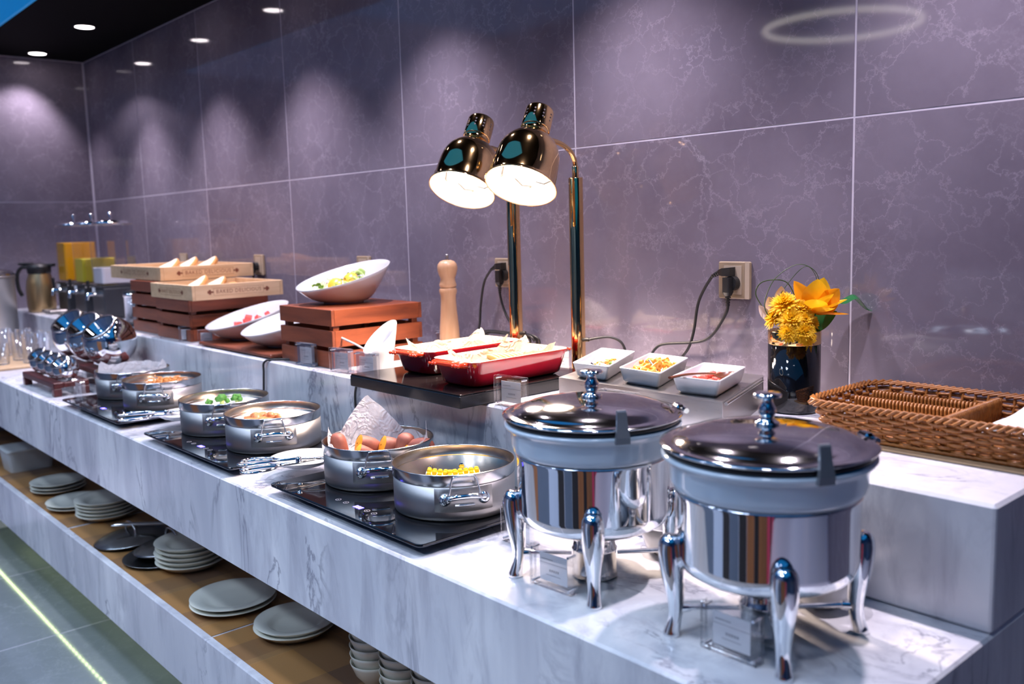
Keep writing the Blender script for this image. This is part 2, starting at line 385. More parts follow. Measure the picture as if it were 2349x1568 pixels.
def rrect(x0, x1, y0, y1, r, z, seg=3):
    out = []
    for (cx, cy, a0) in ((x1 - r, y1 - r, 0), (x0 + r, y1 - r, pi / 2), (x0 + r, y0 + r, pi), (x1 - r, y0 + r, 1.5 * pi)):
        for i in range(seg + 1):
            a = a0 + (pi / 2) * i / seg; out.append((cx + r * cos(a), cy + r * sin(a), z))
    return out

def arc(c, r, a0, a1, n, plane='xz'):
    out = []
    for i in range(n + 1):
        a = a0 + (a1 - a0) * i / n; u, w = r * cos(a), r * sin(a)
        out.append({'xz': (c[0] + u, c[1], c[2] + w), 'xy': (c[0] + u, c[1] + w, c[2]), 'yz': (c[0], c[1] + u, c[2] + w)}[plane])
    return out

def smooth_path(pts, n=6):
    P = [Vector(p) for p in pts]; out = []
    for i in range(len(P) - 1):
        p0 = P[max(i - 1, 0)]; p1 = P[i]; p2 = P[i + 1]; p3 = P[min(i + 2, len(P) - 1)]
        for k in range(n):
            t = k / n
            out.append(0.5 * ((2 * p1) + (p2 - p0) * t + (2 * p0 - 5 * p1 + 4 * p2 - p3) * t * t + (3 * p1 - p0 - 3 * p2 + p3) * t ** 3))
    out.append(P[-1]); return out

MC = {}
def part(name, mb, mats, parent=None, loc=(0, 0, 0), rot=(0, 0, 0), key=None, stuff=False, label=None):
    """one mesh object; mb may be an MB, or a function returning one (then cached under key)"""
    if callable(mb) and not isinstance(mb, MB):
        if key in MC: me = MC[key]
        else: me = mb().mesh(name, mats); MC[key] = me
    else: me = mb.mesh(name, mats)
    o = bpy.data.objects.new(name, me); COL.objects.link(o); o.location = loc; o.rotation_euler = rot
    if parent: o.parent = parent
    if stuff: o['kind'] = 'stuff'
    if label: o['label'] = label
    return o
def tag(o, label, cat, group=None, kind=None):
    o['label'] = label; o['category'] = cat
    if group: o['group'] = group
    if kind: o['kind'] = kind
    return o
def thing(name, label, cat, loc=(0, 0, 0), rz=0.0, group=None):
    o = bpy.data.objects.new(name, None); COL.objects.link(o); o.location = loc; o.rotation_euler = (0, 0, rz)
    o.empty_display_size = 0.05
    return tag(o, label, cat, group)
def struct(o): o['kind'] = 'structure'; return o

def text_mb(body, size, depth=0.0004, spacing=1.0):
    cu = bpy.data.curves.new('lettering', 'FONT'); cu.body = body; cu.size = size; cu.align_x = 'CENTER'; cu.align_y = 'CENTER'
    cu.resolution_u = 2; cu.space_character = spacing
    o = bpy.data.objects.new('lettering', cu); COL.objects.link(o)
    dg = bpy.context.evaluated_depsgraph_get(); me = bpy.data.meshes.new_from_object(o.evaluated_get(dg))
    mb = MB(); mb.add([tuple(v.co) for v in me.vertices], [tuple(p.vertices) for p in me.polygons], 0, False)
    bpy.data.objects.remove(o); bpy.data.curves.remove(cu); bpy.data.meshes.remove(me); return mb

# ================================================================ ROOM
XE, ZU, ZL, YU, YL, ZC = -5.735, 1.10, 0.9126, -0.502, -0.905, 2.495
XR = -0.474                                     # right end of the counter
TW, TH, G = 0.7945, 0.796, 0.0045
def tile_mb(w, h):
    def f():
        mb = MB(); b = 0.0004
        # panel in local XZ, front at y=0 facing -y, 8 mm thick
        r = [[(b, 0, b), (w - b, 0, b), (w - b, 0, h - b), (b, 0, h - b)], [(0, b, 0), (w, b, 0), (w, b, h), (0, b, h)], [(0, .0064, 0), (w, .0064, 0), (w, .0064, h), (0, .0064, h)]]
        return mb.loft(r[::-1], smooth=False)
    return f
wb = struct(part('wall_back', MB().box(XE - 0.1, 1.6, 0.0007, 0.12, 0, 2.6), 'grout'))
for i in range(-3, 8):
    for j in (-1, 0, 1, 2):
        x0 = -0.962 - TW * i; z0 = 0.900 - 0.0 + TH * (j - 0)
        if j == -1: z0 = 0.104
        if j == 2: continue
        if x0 - TW < XE - 0.01: continue
        part('tile', tile_mb(TW - G, TH - G), 'tile', wb, (x0 - TW + G / 2, 0, z0 + G / 2), key='tileA')
wl = struct(part('wall_left', MB().box(XE - 0.12, XE - 0.0007, -3.0, 0.0, 0, 3.1), 'grout'))
for i in range(4):
    for j in (-1, 0, 1):
        o = part('tile', tile_mb(TW - G, TH - G), 'tile', wl, (XE, -0.004 - TW * (i + 1), 0.900 + TH * j + G / 2), (0, 0, radians(90)), key='tileA')
fl = struct(part('floor', MB().box(XE, 1.6, -3.3, 0.0, -0.1, -0.0008), 'grout'))
def ftile():
    mb = MB(); b = 0.0004; w = 0.794
    r = [[(b, b, 0), (w - b, b, 0), (w - b, w - b, 0), (b, w - b, 0)], [(0, 0, -b), (w, 0, -b), (w, w, -b), (0, w, -b)], [(0, 0, -.006), (w, 0, -.006), (w, w, -.006), (0, w, -.006)]]
    return mb.loft(r[::-1], smooth=False)
for i in range(7):
    for j in range(3):
        part('tile', ftile, 'floor_tile', fl, (-5.25 + 0.8 * i, -0.62 - 0.8 * (j + 0) , 0.0), key='ftile')
struct(part('ceiling', MB().box(XE, 1.6, -0.60, 0.0, ZC, ZC + 0.5), 'black_paint'))
struct(part('trim_1', MB().box(XE, 1.6, -3.3, -0.601, 3.0, 3.1), 'blue_glow'))
struct(part('wall_right', MB().box(1.6, 1.7, -3.3, 0.0, 0, 3.1), 'room_wall'))
struct(part('wall_front', MB().box(XE, 1.6, -3.3, -3.2, 0, 3.1), 'room_wall'))
# glowing fascia, then unseen panels added to colour the reflections in the metal
struct(part('trim_2', MB().box(XE, 1.6, -0.616, -0.602, ZC, 2.998), 'blue_glow'))  # soffit fascia, its blue LED light put into the material
k = 3
for (x0, x1, mt) in ((0.60, 1.55, 'reflect_grey'), (0.49, 0.59, 'reflect_pink'), (0.43, 0.48, 'room_dark'), (0.28, 0.42, 'reflect_pink'), (-0.05, 0.27, 'reflect_brown'), (-0.20, -0.06, 'room_dark'), (-0.45, -0.21, 'reflect_brown'), (-0.70, -0.46, 'room_dark'),
                     (-1.00, -0.71, 'reflect_grey'), (-1.25, -1.01, 'room_dark'), (-1.70, -1.26, 'room_pale'), (-2.6, -1.71, 'reflect_grey'), (-3.2, -2.61, 'reflect_brown'), (-5.5, -3.21, 'reflect_grey')):
    struct(part('trim_%d' % k, MB().box(x0, x1, -2.19, -2.15, 0, 1.25, 0.003), mt)); k += 1  # stand-ins for the people and dark floor mirrored in the chrome

for i, x in enumerate(SPOT_X):
    lab = 'round recessed ceiling spot ' + ['nearest the far corner', 'second from the far corner', 'in the dark soffit above the bread crates', 'in the dark soffit above the slanted bowls', 'in the dark soffit above the salad crate', 'in the dark soffit above the heat lamps', 'in the dark soffit above the flower vase'][i]
    t = thing('ceiling_spot', lab, 'downlight', (x, -0.285, ZC), 0, 'recessed spots in the dark soffit')
    part('trim_ring', lambda: MB().lathe([(0.052, 0.0), (0.052, -0.004), (0.046, -0.005), (0.043, -0.002)], 28), 'black_edge', t, key='sp1')
    part('lens', lambda: MB().lathe([(0.043, -0.0035), (0.02, -0.0045)], 24, cap1=True), 'down_glow', t, key='sp2')
t = thing('ring_pendant', 'slim glowing ring pendant of the room, mirrored high on the right of the wall', 'pendant lamp', (-1.88, -1.6, 2.22))
part('ring', MB().tube([(0.285 * cos(a), 0.285 * sin(a), 0) for a in [2 * pi * i / 48 for i in range(48)]], 0.011, 8, closed=True), 'ring_glow', t)
for a in (0.3, 2.4, 4.5):
    part('wire', MB().tube([(0.285 * cos(a), 0.285 * sin(a), 0.01), (0, 0, 0.77)], 0.0012, 5), 'black_edge', t)

# ================================================================ COUNTER
ct = thing('buffet_counter', 'long white marble two-level buffet counter with open shelf below', 'counter', (0, 0, 0))
part('worktop', MB().box(XE + .002, XR, YL, -0.004, 0.702, ZL, 0.004), 'marble', ct)
part('upper_ledge', MB().box(XE + .002, XR, YU, -0.003, ZL + .0005, ZU, 0.005), 'marble', ct)
part('shelf', MB().box(XE + .002, XR - .03, YL + .024, -0.03, 0.25, 0.425, 0.003), 'marble', ct)
part('shelf_lip', MB().box(XE + .002, XR - .03, YL, YL + .022, 0.25, 0.445, 0.003), 'marble', ct)
part('end_panel', MB().box(XR - .028, XR, YL, -0.004, 0.0, 0.7015, 0.002), 'marble', ct)
part('plinth', MB().box(XE + .002, XR - .05, -0.66, -0.03, 0.0, 0.249), 'room_dark', ct)
part('back_panel', MB().box(XE + .002, XR - .03, -0.06, -0.031, 0.426, 0.7), 'marble', ct)
led = MB()
for i in range(118):
    x = XE + 0.1 + i * 0.044
    led.box(x, x + 0.020, -0.7735, -0.7665, 0.2455, 0.2495)
part('led_strip', led, 'led', ct, stuff=True)
# ================================================================ HOBS AND POTS
ZH = 0.938
def hob(x, y, label):
    t = thing('induction_hob', label, 'induction hob', (x, y, ZL), 0, 'double induction hobs')
    W, D = 0.575, 0.365
    def glass():
        mb = MB(); h = ZH - ZL
        rings = []
        for (d, z) in ((0.0008, h - 0.0042), (0.0, h - 0.0038), (0.0, h - 0.0012), (0.0012, h)):
            rings.append(rrect(d, W - d, d, D - d, 0.014, z, 4))
        return mb.loft(rings, smooth=False)
    part('glass_top', glass, 'black_glass', t, key='hobg')
    part('edge_frame', lambda: MB().loft([rrect(d, W - d, d, D - d, 0.014, z, 4) for (d, z) in ((0.006, ZH - ZL - .0075), (0.001, ZH - ZL - .0060), (0.0, ZH - ZL - .0044))], smooth=False), 'edge_metal', t, key='hobe')
    def body():
        mb = MB(); mb.box(0.05, W - 0.05, 0.045, D - 0.03, 0.005, ZH - ZL - 0.0076, 0.003)
        return mb
    part('housing', body, 'dark_plastic', t, key='hobb')
    for i, (fx, fy) in enumerate(((0.09, 0.07), (W - 0.09, 0.07), (0.09, D - 0.06), (W - 0.09, D - 0.06))):
        part('foot', lambda: MB().lathe([(0.012, 0), (0.014, 0.003), (0.014, 0.0055)], 12, cap0=True), 'rubber', t, (fx, fy, 0), key='hobf')
    h = ZH - ZL + 0.0003
    def disp():
        mb = MB()
        for q, seg in enumerate(((0, 1, 1, 0, 1, 1, 1), (1, 1, 1, 1, 1, 1, 0), (1, 1, 1, 1, 1, 1, 0))):
            x0 = 0.2895 + q * 0.009
            mb.box(x0, x0 + .0065, .0395, .0515, 0, .0002)
        return mb
    part('display', disp, 'blue_led', t, (0, 0, h), key='hobd')
    def icons():
        mb = MB()
        for cx in (0.225, 0.255, 0.335, 0.360):
            mb.lathe([(0.0062, 0), (0.0062, .0002), (0.0052, .0002)], 20, (cx, .045, 0))
            mb.box(cx - .0028, cx + .0028, .0444, .0452, 0, .0002)
        for i in range(7): mb.box(0.055 + i * .009, 0.0605 + i * .009, 0.300 + (i % 2) * .002, 0.309, 0, .0002)
        return mb
    part('touch_icons', icons, 'grey_ink', t, (0, 0, h), key='hobi')
    return t
hob(-1.866, -0.888, 'black glass hob nearest the chafing dishes, with a blue number display')
hob(-2.632, -0.893, 'middle black glass hob, between the two tong plates')
hob(-3.400, -0.897, 'farthest black glass hob, beside the wooden rack of steel balls')

PR = 0.125
def pot(x, y, rz, label, hrz=0.0):
    t = thing('steel_pot', label, 'pot', (x, y, ZH + 0.0004), radians(rz), 'shallow steel pots on the hobs')
    def body():
        return MB().lathe([(0.0, 0.0), (0.1165, 0.0), (0.1205, 0.0015), (0.1225, 0.006), (0.1228, 0.012), (0.1228, 0.0695), (0.1217, 0.0695)], 56)
    part('body', body, 'steel', t, key='potb')
    part('inner_wall', lambda: MB().lathe([(0.0, 0.0045), (0.116, 0.005), (0.1205, 0.012), (0.1205, 0.0695), (0.1216, 0.0700), (0.1216, 0.0915)], 56), 'steel_inner', t, key='poti')
    def band():
        return MB().lathe([(0.1205, 0.0696), (0.1232, 0.0696), (0.1240, 0.071), (0.1248, 0.090), (0.125, 0.092), (0.1238, 0.093), (0.1225, 0.0922), (0.1215, 0.0696)], 56)
    part('rim_band', band, 'steel_band', t, key='potr')
    def handle():
        mb = MB()
        a = 0.31; r0 = 0.123; h = 0.048
        p0 = Vector((r0 * cos(a), -r0 * sin(a), h)); p1 = Vector((r0 * cos(a), r0 * sin(a), h))
        ou = 0.032; w = p1.y
        pts = [p0 + Vector((0, 0, 0)), (p0.x + 0.012, -w, h - .001), (p0.x + ou * .75, -w * .97, h + .004), (p0.x + ou, -w * .72, h + .008), (p0.x + ou + .002, -w * .3, h + .010), (p0.x + ou + .002, w * .3, h + .010),
               (p0.x + ou, w * .72, h + .008), (p0.x + ou * .75, w * .97, h + .004), (p0.x + 0.012, w, h - .001), p1]
        mb.tube(smooth_path(pts, 4), 0.0052, 9)
        for yy in (-w, w):
            mb.ball((p0.x + 0.006, yy, h - .002), 0.0125, 12, 8, sc=(0.8, 1.0, 1.0))
        return mb
    def plate():
        mb = MB(); n = 12; a = 0.47
        ring = lambda r, z: [(r * cos(-a + 2 * a * i / n), r * sin(-a + 2 * a * i / n), z) for i in range(n + 1)]
        A, B = ring(0.1240, 0.021), ring(0.1240, 0.066)
        mb.loft([ring(0.1225, .0195), A, B, ring(0.1225, .0675)], False, False, closed=False)
        return mb
    def ribs():
        mb = MB()
        for z in (0.034, 0.048):
            mb.tube([(0.1262 * cos(q), 0.1262 * sin(q), z) for q in [(-0.15 + 0.3 * i / 8) for i in range(9)]], 0.0026, 6)
        return mb
    def loop():
        mb = MB()
        pts = [(0.1280, -0.030, 0.056), (0.1280, -0.0265, 0.073), (0.1280, -0.022, 0.0875), (0.1280, -0.015, 0.0905), (0.1280, 0.015, 0.0905), (0.1280, 0.022, 0.0875), (0.1280, 0.0265, 0.073), (0.1280, 0.030, 0.056)]
        mb.tube(smooth_path(pts, 3), 0.0017, 6); return mb
    for q in (0, pi):
        hd = part('handle', handle, 'chrome', t, rot=(0, 0, q), key='poth')
        part('mount_plate', plate, 'steel', hd, key='potp')
        part('rib', ribs, 'chrome', hd, key='potrib')
        part('lid_loop', loop, 'chrome', hd, key='potl')
    return t
pots = []
for (x, y, rz, lab) in ((-1.441, -0.690, -29, 'steel pot with golden corn broth, nearest the chafing dishes'),
                        (-1.721, -0.687, -33, 'steel pot lined with white paper and holding sweet potatoes'),
                        (-2.207, -0.698, -27, 'steel pot with meat on a white insert, right pot of the middle hob'),
                        (-2.497, -0.702, -26, 'steel pot with green vegetables on a white insert'),
                        (-3.001, -0.690, -33, 'steel pot with orange fried noodles'),
                        (-3.296, -0.682, -30, 'farthest steel pot, lined with paper and empty looking')):
    pots.append(pot(x, y, rz, lab))

# food in the pots
zb = ZH + 0.012
o = part('broth', MB().lathe([(0.1195, 0.0), (0.1195, 0.008), (0.0, 0.008)], 48, (-1.441, -0.690, ZH + .010), cap0=True), 'broth')
tag(o, 'golden corn broth in the pot nearest the chafing dishes', 'soup')
def corn(cx, cy, cz, ang, tilt, lab):
    t = thing('corn_cob_piece', lab, 'corn', (cx, cy, cz), radians(ang), 'corn pieces in the broth')
    mb = MB()
    for k in range(6):
        for i in range(11):
            a = 2 * pi * i / 11 + k * 0.28
            mb.ball((-0.028 + 0.0112 * k, 0.0185 * cos(a), 0.0185 * sin(a)), 0.0062, 6, 4, sc=(0.9, 1, 1))
    part('kernels', mb, 'corn', t, rot=(0, radians(tilt), 0), stuff=True)
    part('core', MB().tube([(-0.034, 0, 0), (0.034, 0, 0)], 0.0165, 14), 'pickle', t, rot=(0, radians(tilt), 0))
corn(-1.482, -0.690, 0.978, 48, 6, 'yellow corn cob piece on the left in the broth pot')
corn(-1.450, -0.658, 0.980, 56, -4, 'yellow corn cob piece on the right in the broth pot')

# white inserts
for (x, y, lab) in ((-2.207, -0.698, 'round white insert dish under the braised meat'), (-2.497, -0.702, 'round white insert dish under the green vegetables')):
    o = part('insert_dish', MB().lathe([(0.10, 0.0), (0.117, 0.045), (0.1195, 0.053), (0.118, 0.055), (0.113, 0.0535), (0.09, 0.050), (0.0, 0.048)], 48, (x, y, zb), cap0=True), 'porcelain')
    tag(o, lab, 'insert dish')
def lump(n, cx, cy, cz, rx, ry, rz_, r, mb=None, jit=0.25):
    mb = mb or MB()
    for i in range(n):
        a = random.uniform(0, 2 * pi); d = sqrt(random.random())
        z = cz + rz_ * (1 - d * d) * random.uniform(0.3, 1)
        mb.ball((cx + rx * d * cos(a), cy + ry * d * sin(a), z), r * random.uniform(0.7, 1.2), 7, 5, sc=(random.uniform(.7, 1.5), random.uniform(.7, 1.4), random.uniform(.5, .9)), jit=jit)
    return mb
o = part('braised_meat', lump(34, -2.228, -0.715, zb + 0.052, 0.062, 0.05, 0.016, 0.012), 'meat', stuff=True)
tag(o, 'low heap of brown braised meat on the white insert', 'meat')
for (x, y, z, s, lab) in ((-2.572, -0.718, 0.996, 0.014, 'small broccoli floret on the left of the white insert'), (-2.541, -0.690, 0.999, 0.024, 'large green broccoli floret in the middle of the pot'), (-2.538, -0.645, 0.999, 0.020, 'olive green broccoli floret on the right of the pot')):
    t = thing('broccoli_floret', lab, 'vegetable', (x, y, z + .005), 0, 'green vegetables in the pot')
    mb = MB()
    for i in range(16):
        a = random.uniform(0, 6.28); b = random.uniform(0, 1)
        mb.ball((s * .75 * b * cos(a), s * .75 * b * sin(a), s * .5 * (1 - b * b) + random.uniform(0, s * .3)), s * random.uniform(.28, .42), 7, 5, jit=.2)
    part('head', mb, 'broccoli', t); part('stalk', MB().tube([(0, 0, -s * .3), (0, 0, s * .3)], s * .3, 8), 'lettuce', t)
def strands(n, c, rx, ry, h, r, ln, mat_n, nm, lab, cat):
    mb = MB()
    for i in range(n):
        a = random.uniform(0, 6.28); d = sqrt(random.random()); x, y = c[0] + rx * d * cos(a), c[1] + ry * d * sin(a)
        z = c[2] + h * (1 - d * d) * random.uniform(0.2, 1.0); b = random.uniform(0, 6.28); p = []
        for q in range(5):
            p.append((x + ln * (q - 2) / 4 * cos(b) + random.uniform(-1, 1) * ln * .12, y + ln * (q - 2) / 4 * sin(b) + random.uniform(-1, 1) * ln * .12, z + random.uniform(-.3, .3) * h * .4))
        mb.tube(smooth_path(p, 2), r, 5)
    return tag(part(nm, mb, mat_n, stuff=True), lab, cat)
strands(190, (-3.03, -0.665, zb + 0.03), 0.085, 0.085, 0.05, 0.0018, 0.06, 'noodle', 'fried_noodles', 'heap of orange fried noodles in the second farthest pot', 'noodles')

def paper(cx, cy, cz, r, ry, peaks, matn, nm, lab, cat='baking paper', base=0.0, n=128, wr=0.009, rim=0.07):
    """a crumpled sheet lining a round pot: rises at the wall, with pointed corners"""
    rnd = random.Random(41 + int(abs(cx) * 100))
    ph = [rnd.uniform(0, 6.28) for _ in range(6)]
    rings = []
    for k in range(17):
        t_ = k / 16; ring = []
        for j in range(n):
            a = 2 * pi * j / n
            edge = rim
            for (pa, ph_, pw) in peaks:
                d = abs((a - pa + pi) % (2 * pi) - pi)
                edge += ph_ * max(0, 1 - d / pw)
            rr = r * min(1.0, 0.25 + t_ * 1.25); z = base + max(0, (t_ - 0.55) / 0.45) ** 1.3 * edge
            w = wr * t_ * (abs(sin(2.5 * a + ph[0] + 2 * t_)) - .5 + 0.7 * (abs(sin(4.5 * a + ph[1] + t_ * 5)) - .5) + 0.5 * (abs(sin(8 * a + ph[2] - t_ * 9)) - .5))
            ring.append(((rr + (w * .4 if t_ < .8 else -abs(w) * .5)) * cos(a), (rr + (w * .4 if t_ < .8 else -abs(w) * .5)) * ry * sin(a), z + w * 0.6))
        rings.append(ring)
    mb = MB(); mb.loft(rings, True, False, smooth=True)
    o = part(nm, mb, matn, loc=(cx, cy, cz)); return tag(o, lab, cat)
paper(-1.721, -0.687, zb, 0.112, 1.0, [(radians(158), 0.088, 0.75), (radians(228), 0.034, 0.30), (radians(46), 0.046, 0.22), (radians(330), -0.012, .9)], 'white_paper', 'paper_liner', 'crumpled white paper liner rising to a tall point behind the sweet potatoes', rim=0.038, base=0.036)
paper(-3.296, -0.682, zb, 0.113, 1.0, [(radians(48), 0.022, 0.4), (radians(150), 0.008, 0.5), (radians(228), 0.026, 0.4)], 'white_paper', 'paper_liner', 'white paper liner folded over the farthest pot', rim=0.040, base=0.045)
def potato(x, y, z, L, r, rx, ry, rz, lab):
    z += .008; r *= 1.12; L *= 1.1
    t = thing('sweet_potato_piece', lab, 'sweet potato', (x, y, z), 0, 'sweet potato pieces in the paper')
    E = (radians(rx), radians(ry), radians(rz))
    prof = [(r * .96, 0), (r, L * .15), (r * .99, L * .4), (r * .92, L * .65), (r * .78, L * .84), (r * .52, L * .95), (r * .25, L * .985), (0.001, L)]
    mb = MB()
    rings = [[(q * (1 + .05 * sin(3 * a + z_ * 60)) * cos(a), q * (1 + .05 * cos(2 * a + z_ * 90)) * sin(a), z_) for a in [2 * pi * j / 18 for j in range(18)]] for (q, z_) in prof]
    mb.loft(rings, False, True)
    part('skin', mb, 'potato_skin', t, rot=E)
    part('flesh', MB().lathe([(r * .955, 0.0005), (r * .7, -0.002), (0.002, -0.003)], 18), 'potato_flesh', t, rot=E)
for q in ((-1.800, -0.738, 0.975, 0.050, 0.019, 8, -6, 0, 'brown skinned sweet potato end standing upright at the left'),
          (-1.775, -0.706, 1.003, 0.050, 0.020, 112, 0, 165, 'sweet potato with a tall orange cut face beside the upright end'),
          (-1.755, -0.722, 0.992, 0.045, 0.017, 122, 0, 160, 'small split sweet potato showing crumbly orange flesh in front'),
          (-1.732, -0.670, 1.000, 0.050, 0.021, 112, 0, 162, 'round orange sweet potato cut face in the middle'),
          (-1.688, -0.640, 0.985, 0.042, 0.020, 0, 14, 0, 'dark brown sweet potato end right of the middle'),
          (-1.662, -0.655, 0.996, 0.042, 0.013, 108, 0, 155, 'thin sweet potato with a small orange end at the right'),
          (-1.672, -0.632, 0.994, 0.055, 0.020, 78, 0, 110, 'large purple skinned sweet potato at the far right')):
    potato(*q)

# ================================================================ CHAFING DISHES
def chafer(x, y, label):
    t = thing('chafing_dish', label, 'chafing dish', (x, y, ZL), 0, 'round chafing dishes')
    part('body', lambda: MB().lathe([(0.030, 0.086), (0.080, 0.089), (0.108, 0.096), (0.1185, 0.103), (0.1215, 0.110), (0.1240, 0.117), (0.1250, 0.123), (0.1258, 0.205), (0.1272, 0.211), (0.1272, 0.214), (0.122, 0.215)], 64), 'chrome', t, key='chb')
    part('porcelain_pan', lambda: MB().lathe([(0.115, 0.2155), (0.1280, 0.2165), (0.1315, 0.221), (0.1335, 0.229), (0.1350, 0.250), (0.1370, 0.256), (0.1435, 0.259), (0.1455, 0.262), (0.1445, 0.2655), (0.139, 0.2665), (0.130, 0.264)], 64), 'blue_porcelain', t, key='chp')
    part('gasket', lambda: MB().lathe([(0.131, 0.2655), (0.1405, 0.267), (0.1425, 0.2695), (0.142, 0.2745), (0.134, 0.2755)], 64), 'rubber', t, key='chg')
    ld = part('lid', lambda: MB().lathe([(0.1375, 0.2752), (0.1455, 0.2755), (0.1475, 0.277), (0.1470, 0.2788), (0.1380, 0.2803), (0.1300, 0.2815), (0.1255, 0.2850), (0.110, 0.2915), (0.085, 0.2975), (0.055, 0.3015), (0.025, 0.3032), (0.0, 0.3035)], 64), 'mirror_steel', t, key='chl')
    part('knob', lambda: MB().lathe([(0.0, 0.3030), (0.0160, 0.3036), (0.0175, 0.3055), (0.0150, 0.3078), (0.0085, 0.3105), (0.0095, 0.3150), (0.0125, 0.3210), (0.0120, 0.3265), (0.0085, 0.3320), (0.0072, 0.3370), (0.0085, 0.3400), (0.0185, 0.3420), (0.0195, 0.3450), (0.0170, 0.3475), (0.0, 0.3482)], 28), 'chrome', ld, key='chk')
    def tab():
        mb = MB()
        def sec(px_, pz, w, th): return [(px_ - th / 2, -w, pz), (px_ + th / 2, -w, pz), (px_ + th / 2, w, pz), (px_ - th / 2, w, pz)]
        return mb.loft([sec(0.149, 0.258, .0115, .006), sec(0.150, 0.268, .0110, .007), sec(0.1475, 0.285, .0085, .006), sec(0.1450, 0.306, .0075, .005), sec(0.1440, 0.3085, .0070, .004)], smooth=False)
    part('lift_tab', tab, 'grey_tab', t, rot=(0, 0, radians(-29)), key='cht')
    def hinge():
        mb = MB(); mb.box(0.140, 0.156, -0.014, 0.014, 0.268, 0.2830, 0.004); mb.tube([(0.155, -0.020, 0.274), (0.155, 0.020, 0.274)], 0.0045, 10); return mb
    part('hinge', hinge, 'chrome', t, rot=(0, 0, radians(58)), key='chh')
    def leg():
        mb = MB()
        pts = smooth_path([(0.1320, 0, 0.1485), (0.1321, 0, 0.1478), (0.1325, 0, 0.1445), (0.1332, 0, 0.138), (0.1335, 0, 0.126), (0.1325, 0, 0.110), (0.1305, 0, 0.090), (0.1280, 0, 0.068), (0.1265, 0, 0.046), (0.1278, 0, 0.026), (0.1315, 0, 0.010), (0.1330, 0, 0.002), (0.1330, 0, 0.0)], 2)
        r0 = [0.0025, 0.0075, 0.0128, 0.0165, 0.0182, 0.0180, 0.0165, 0.0138, 0.0112, 0.0100, 0.0110, 0.0128, 0.0122]
        rr = []
        for q in range(len(r0) - 1): rr += [r0[q], (r0[q] + r0[q + 1]) / 2 + (.0012 if q < 2 else 0)]
        rr.append(r0[-1])
        return mb.tube(pts, rr, 16, flat=(1.0, 1.0))
    def boss():
        mb = MB(); mb.tube([(0.126, 0, 0.040), (0.106, 0, 0.0405)], [0.0075, 0.006], 12); mb.tube([(0.106, 0, 0.0405), (0.05, 0, 0.0395), (0.038, 0, 0.039)], [0.0042, 0.0040, 0.0040], 8); return mb
    for a in (-47, -133, 133, 47):
        lg = part('leg', leg, 'chrome', t, rot=(0, 0, radians(a)), key='chleg')
        part('strut', boss, 'chrome', lg, key='chboss')
    part('burner_holder', lambda: MB().lathe([(0.033, 0.001), (0.0375, 0.002), (0.0385, 0.004), (0.0370, 0.010), (0.0365, 0.045), (0.0380, 0.047), (0.0380, 0.0495), (0.0355, 0.052), (0.0345, 0.078), (0.0360, 0.0805), (0.0330, 0.082), (0.0315, 0.079)], 36, cap0=True), 'mirror_steel', t, key='chbh')
    return t
chafer(-1.022, -0.722, 'round chrome chafing dish beside the hob, farther of the two')
chafer(-0.699, -0.712, 'round chrome chafing dish nearest the counter end')
def small_bowl(x, y, label):
    t = thing('sauce_bowl', label, 'bowl', (x, y, ZL), 0, 'white bowls behind the chafing dishes')
    part('bowl', lambda: MB().lathe([(0.0, 0.001), (0.030, 0.0), (0.032, 0.003), (0.041, 0.010), (0.050, 0.036), (0.053, 0.052), (0.0515, 0.0535), (0.049, 0.050), (0.042, 0.020), (0.030, 0.009), (0.0, 0.008)], 40), 'porcelain', t, key='sb')
small_bowl(-1.005, -0.548, 'white bowl under and behind the farther chafing dish')
small_bowl(-0.700, -0.560, 'white bowl behind the chafing dish nearest the counter end')

# ================================================================ ACRYLIC CARD HOLDERS
def sign(x, y, z, ang, label, w=0.09, h=0.068):
    t = thing('card_holder', label, 'card holder', (x, y, z + .0002), radians(ang), 'acrylic card holders')
    key = 's%d%d' % (w * 1000, h * 1000)
    for nm, y0 in (('front_panel', 0.0), ('rear_panel', 0.0095)):
        part(nm, lambda: MB().box(0, w, 0, 0.009, 0, h, 0.0012), 'acrylic', t, (0, y0, 0), key=key + 'p')
    cd = part('card', lambda: MB().box(w * .17, w * .83, 0.00905, 0.00945, h * .13, h * .82), 'card', t, key=key + 'c')
    def pr():
        mb = MB(); y0, y1 = 0.0087, 0.00904
        mb.box(w * .17, w * .83, y0, y1, h * .575, h * .582)
        for i in range(9): mb.box(w * .22 + i * .0028, w * .22 + i * .0028 + .0018, y0, y1, h * .665, h * .685)
        for i in range(5):                    # dish name, too small in the photograph to read
            x0 = w * .40 + i * .0044
            for dz in (0, .0014, .0028): mb.box(x0, x0 + .0034, y0, y1, h * .385 + dz, h * .385 + dz + .0005)
            mb.box(x0 + .0015, x0 + .0020, y0, y1, h * .385, h * .385 + .0036)
        for i in range(15): mb.box(w * .33 + i * .0021, w * .33 + i * .0021 + .0014, y0, y1, h * .29, h * .302)
        return mb
    part('print', pr, 'grey_ink', cd, key=key + 'pr')
    def mag(): return MB().tube([(0, 0.0003, 0), (0, 0.0182, 0)], 0.0022, 10)
    for (mx, mz) in ((.006, .006), (w - .006, .006), (.006, h - .006), (w - .006, h - .006)):
        part('magnet', mag, 'chrome', t, (mx, 0, mz), key='mag')
    return t
sign(-1.073, -0.823, ZL, 3.5, 'clear card holder standing under the farther chafing dish')
sign(-0.738, -0.812, ZL, 0.5, 'clear card holder under the chafing dish nearest the counter end')
sign(-1.262, -0.722, ZL, -4, 'clear card holder between the nearest hob and the chafing dish leg')
sign(-1.537, -0.497, ZU, 4, 'clear card holder right of the red dishes, in front of the steel riser')
sign(-2.458, -0.492, ZU, 5, 'clear card holder in front of the salad crate, left of two')
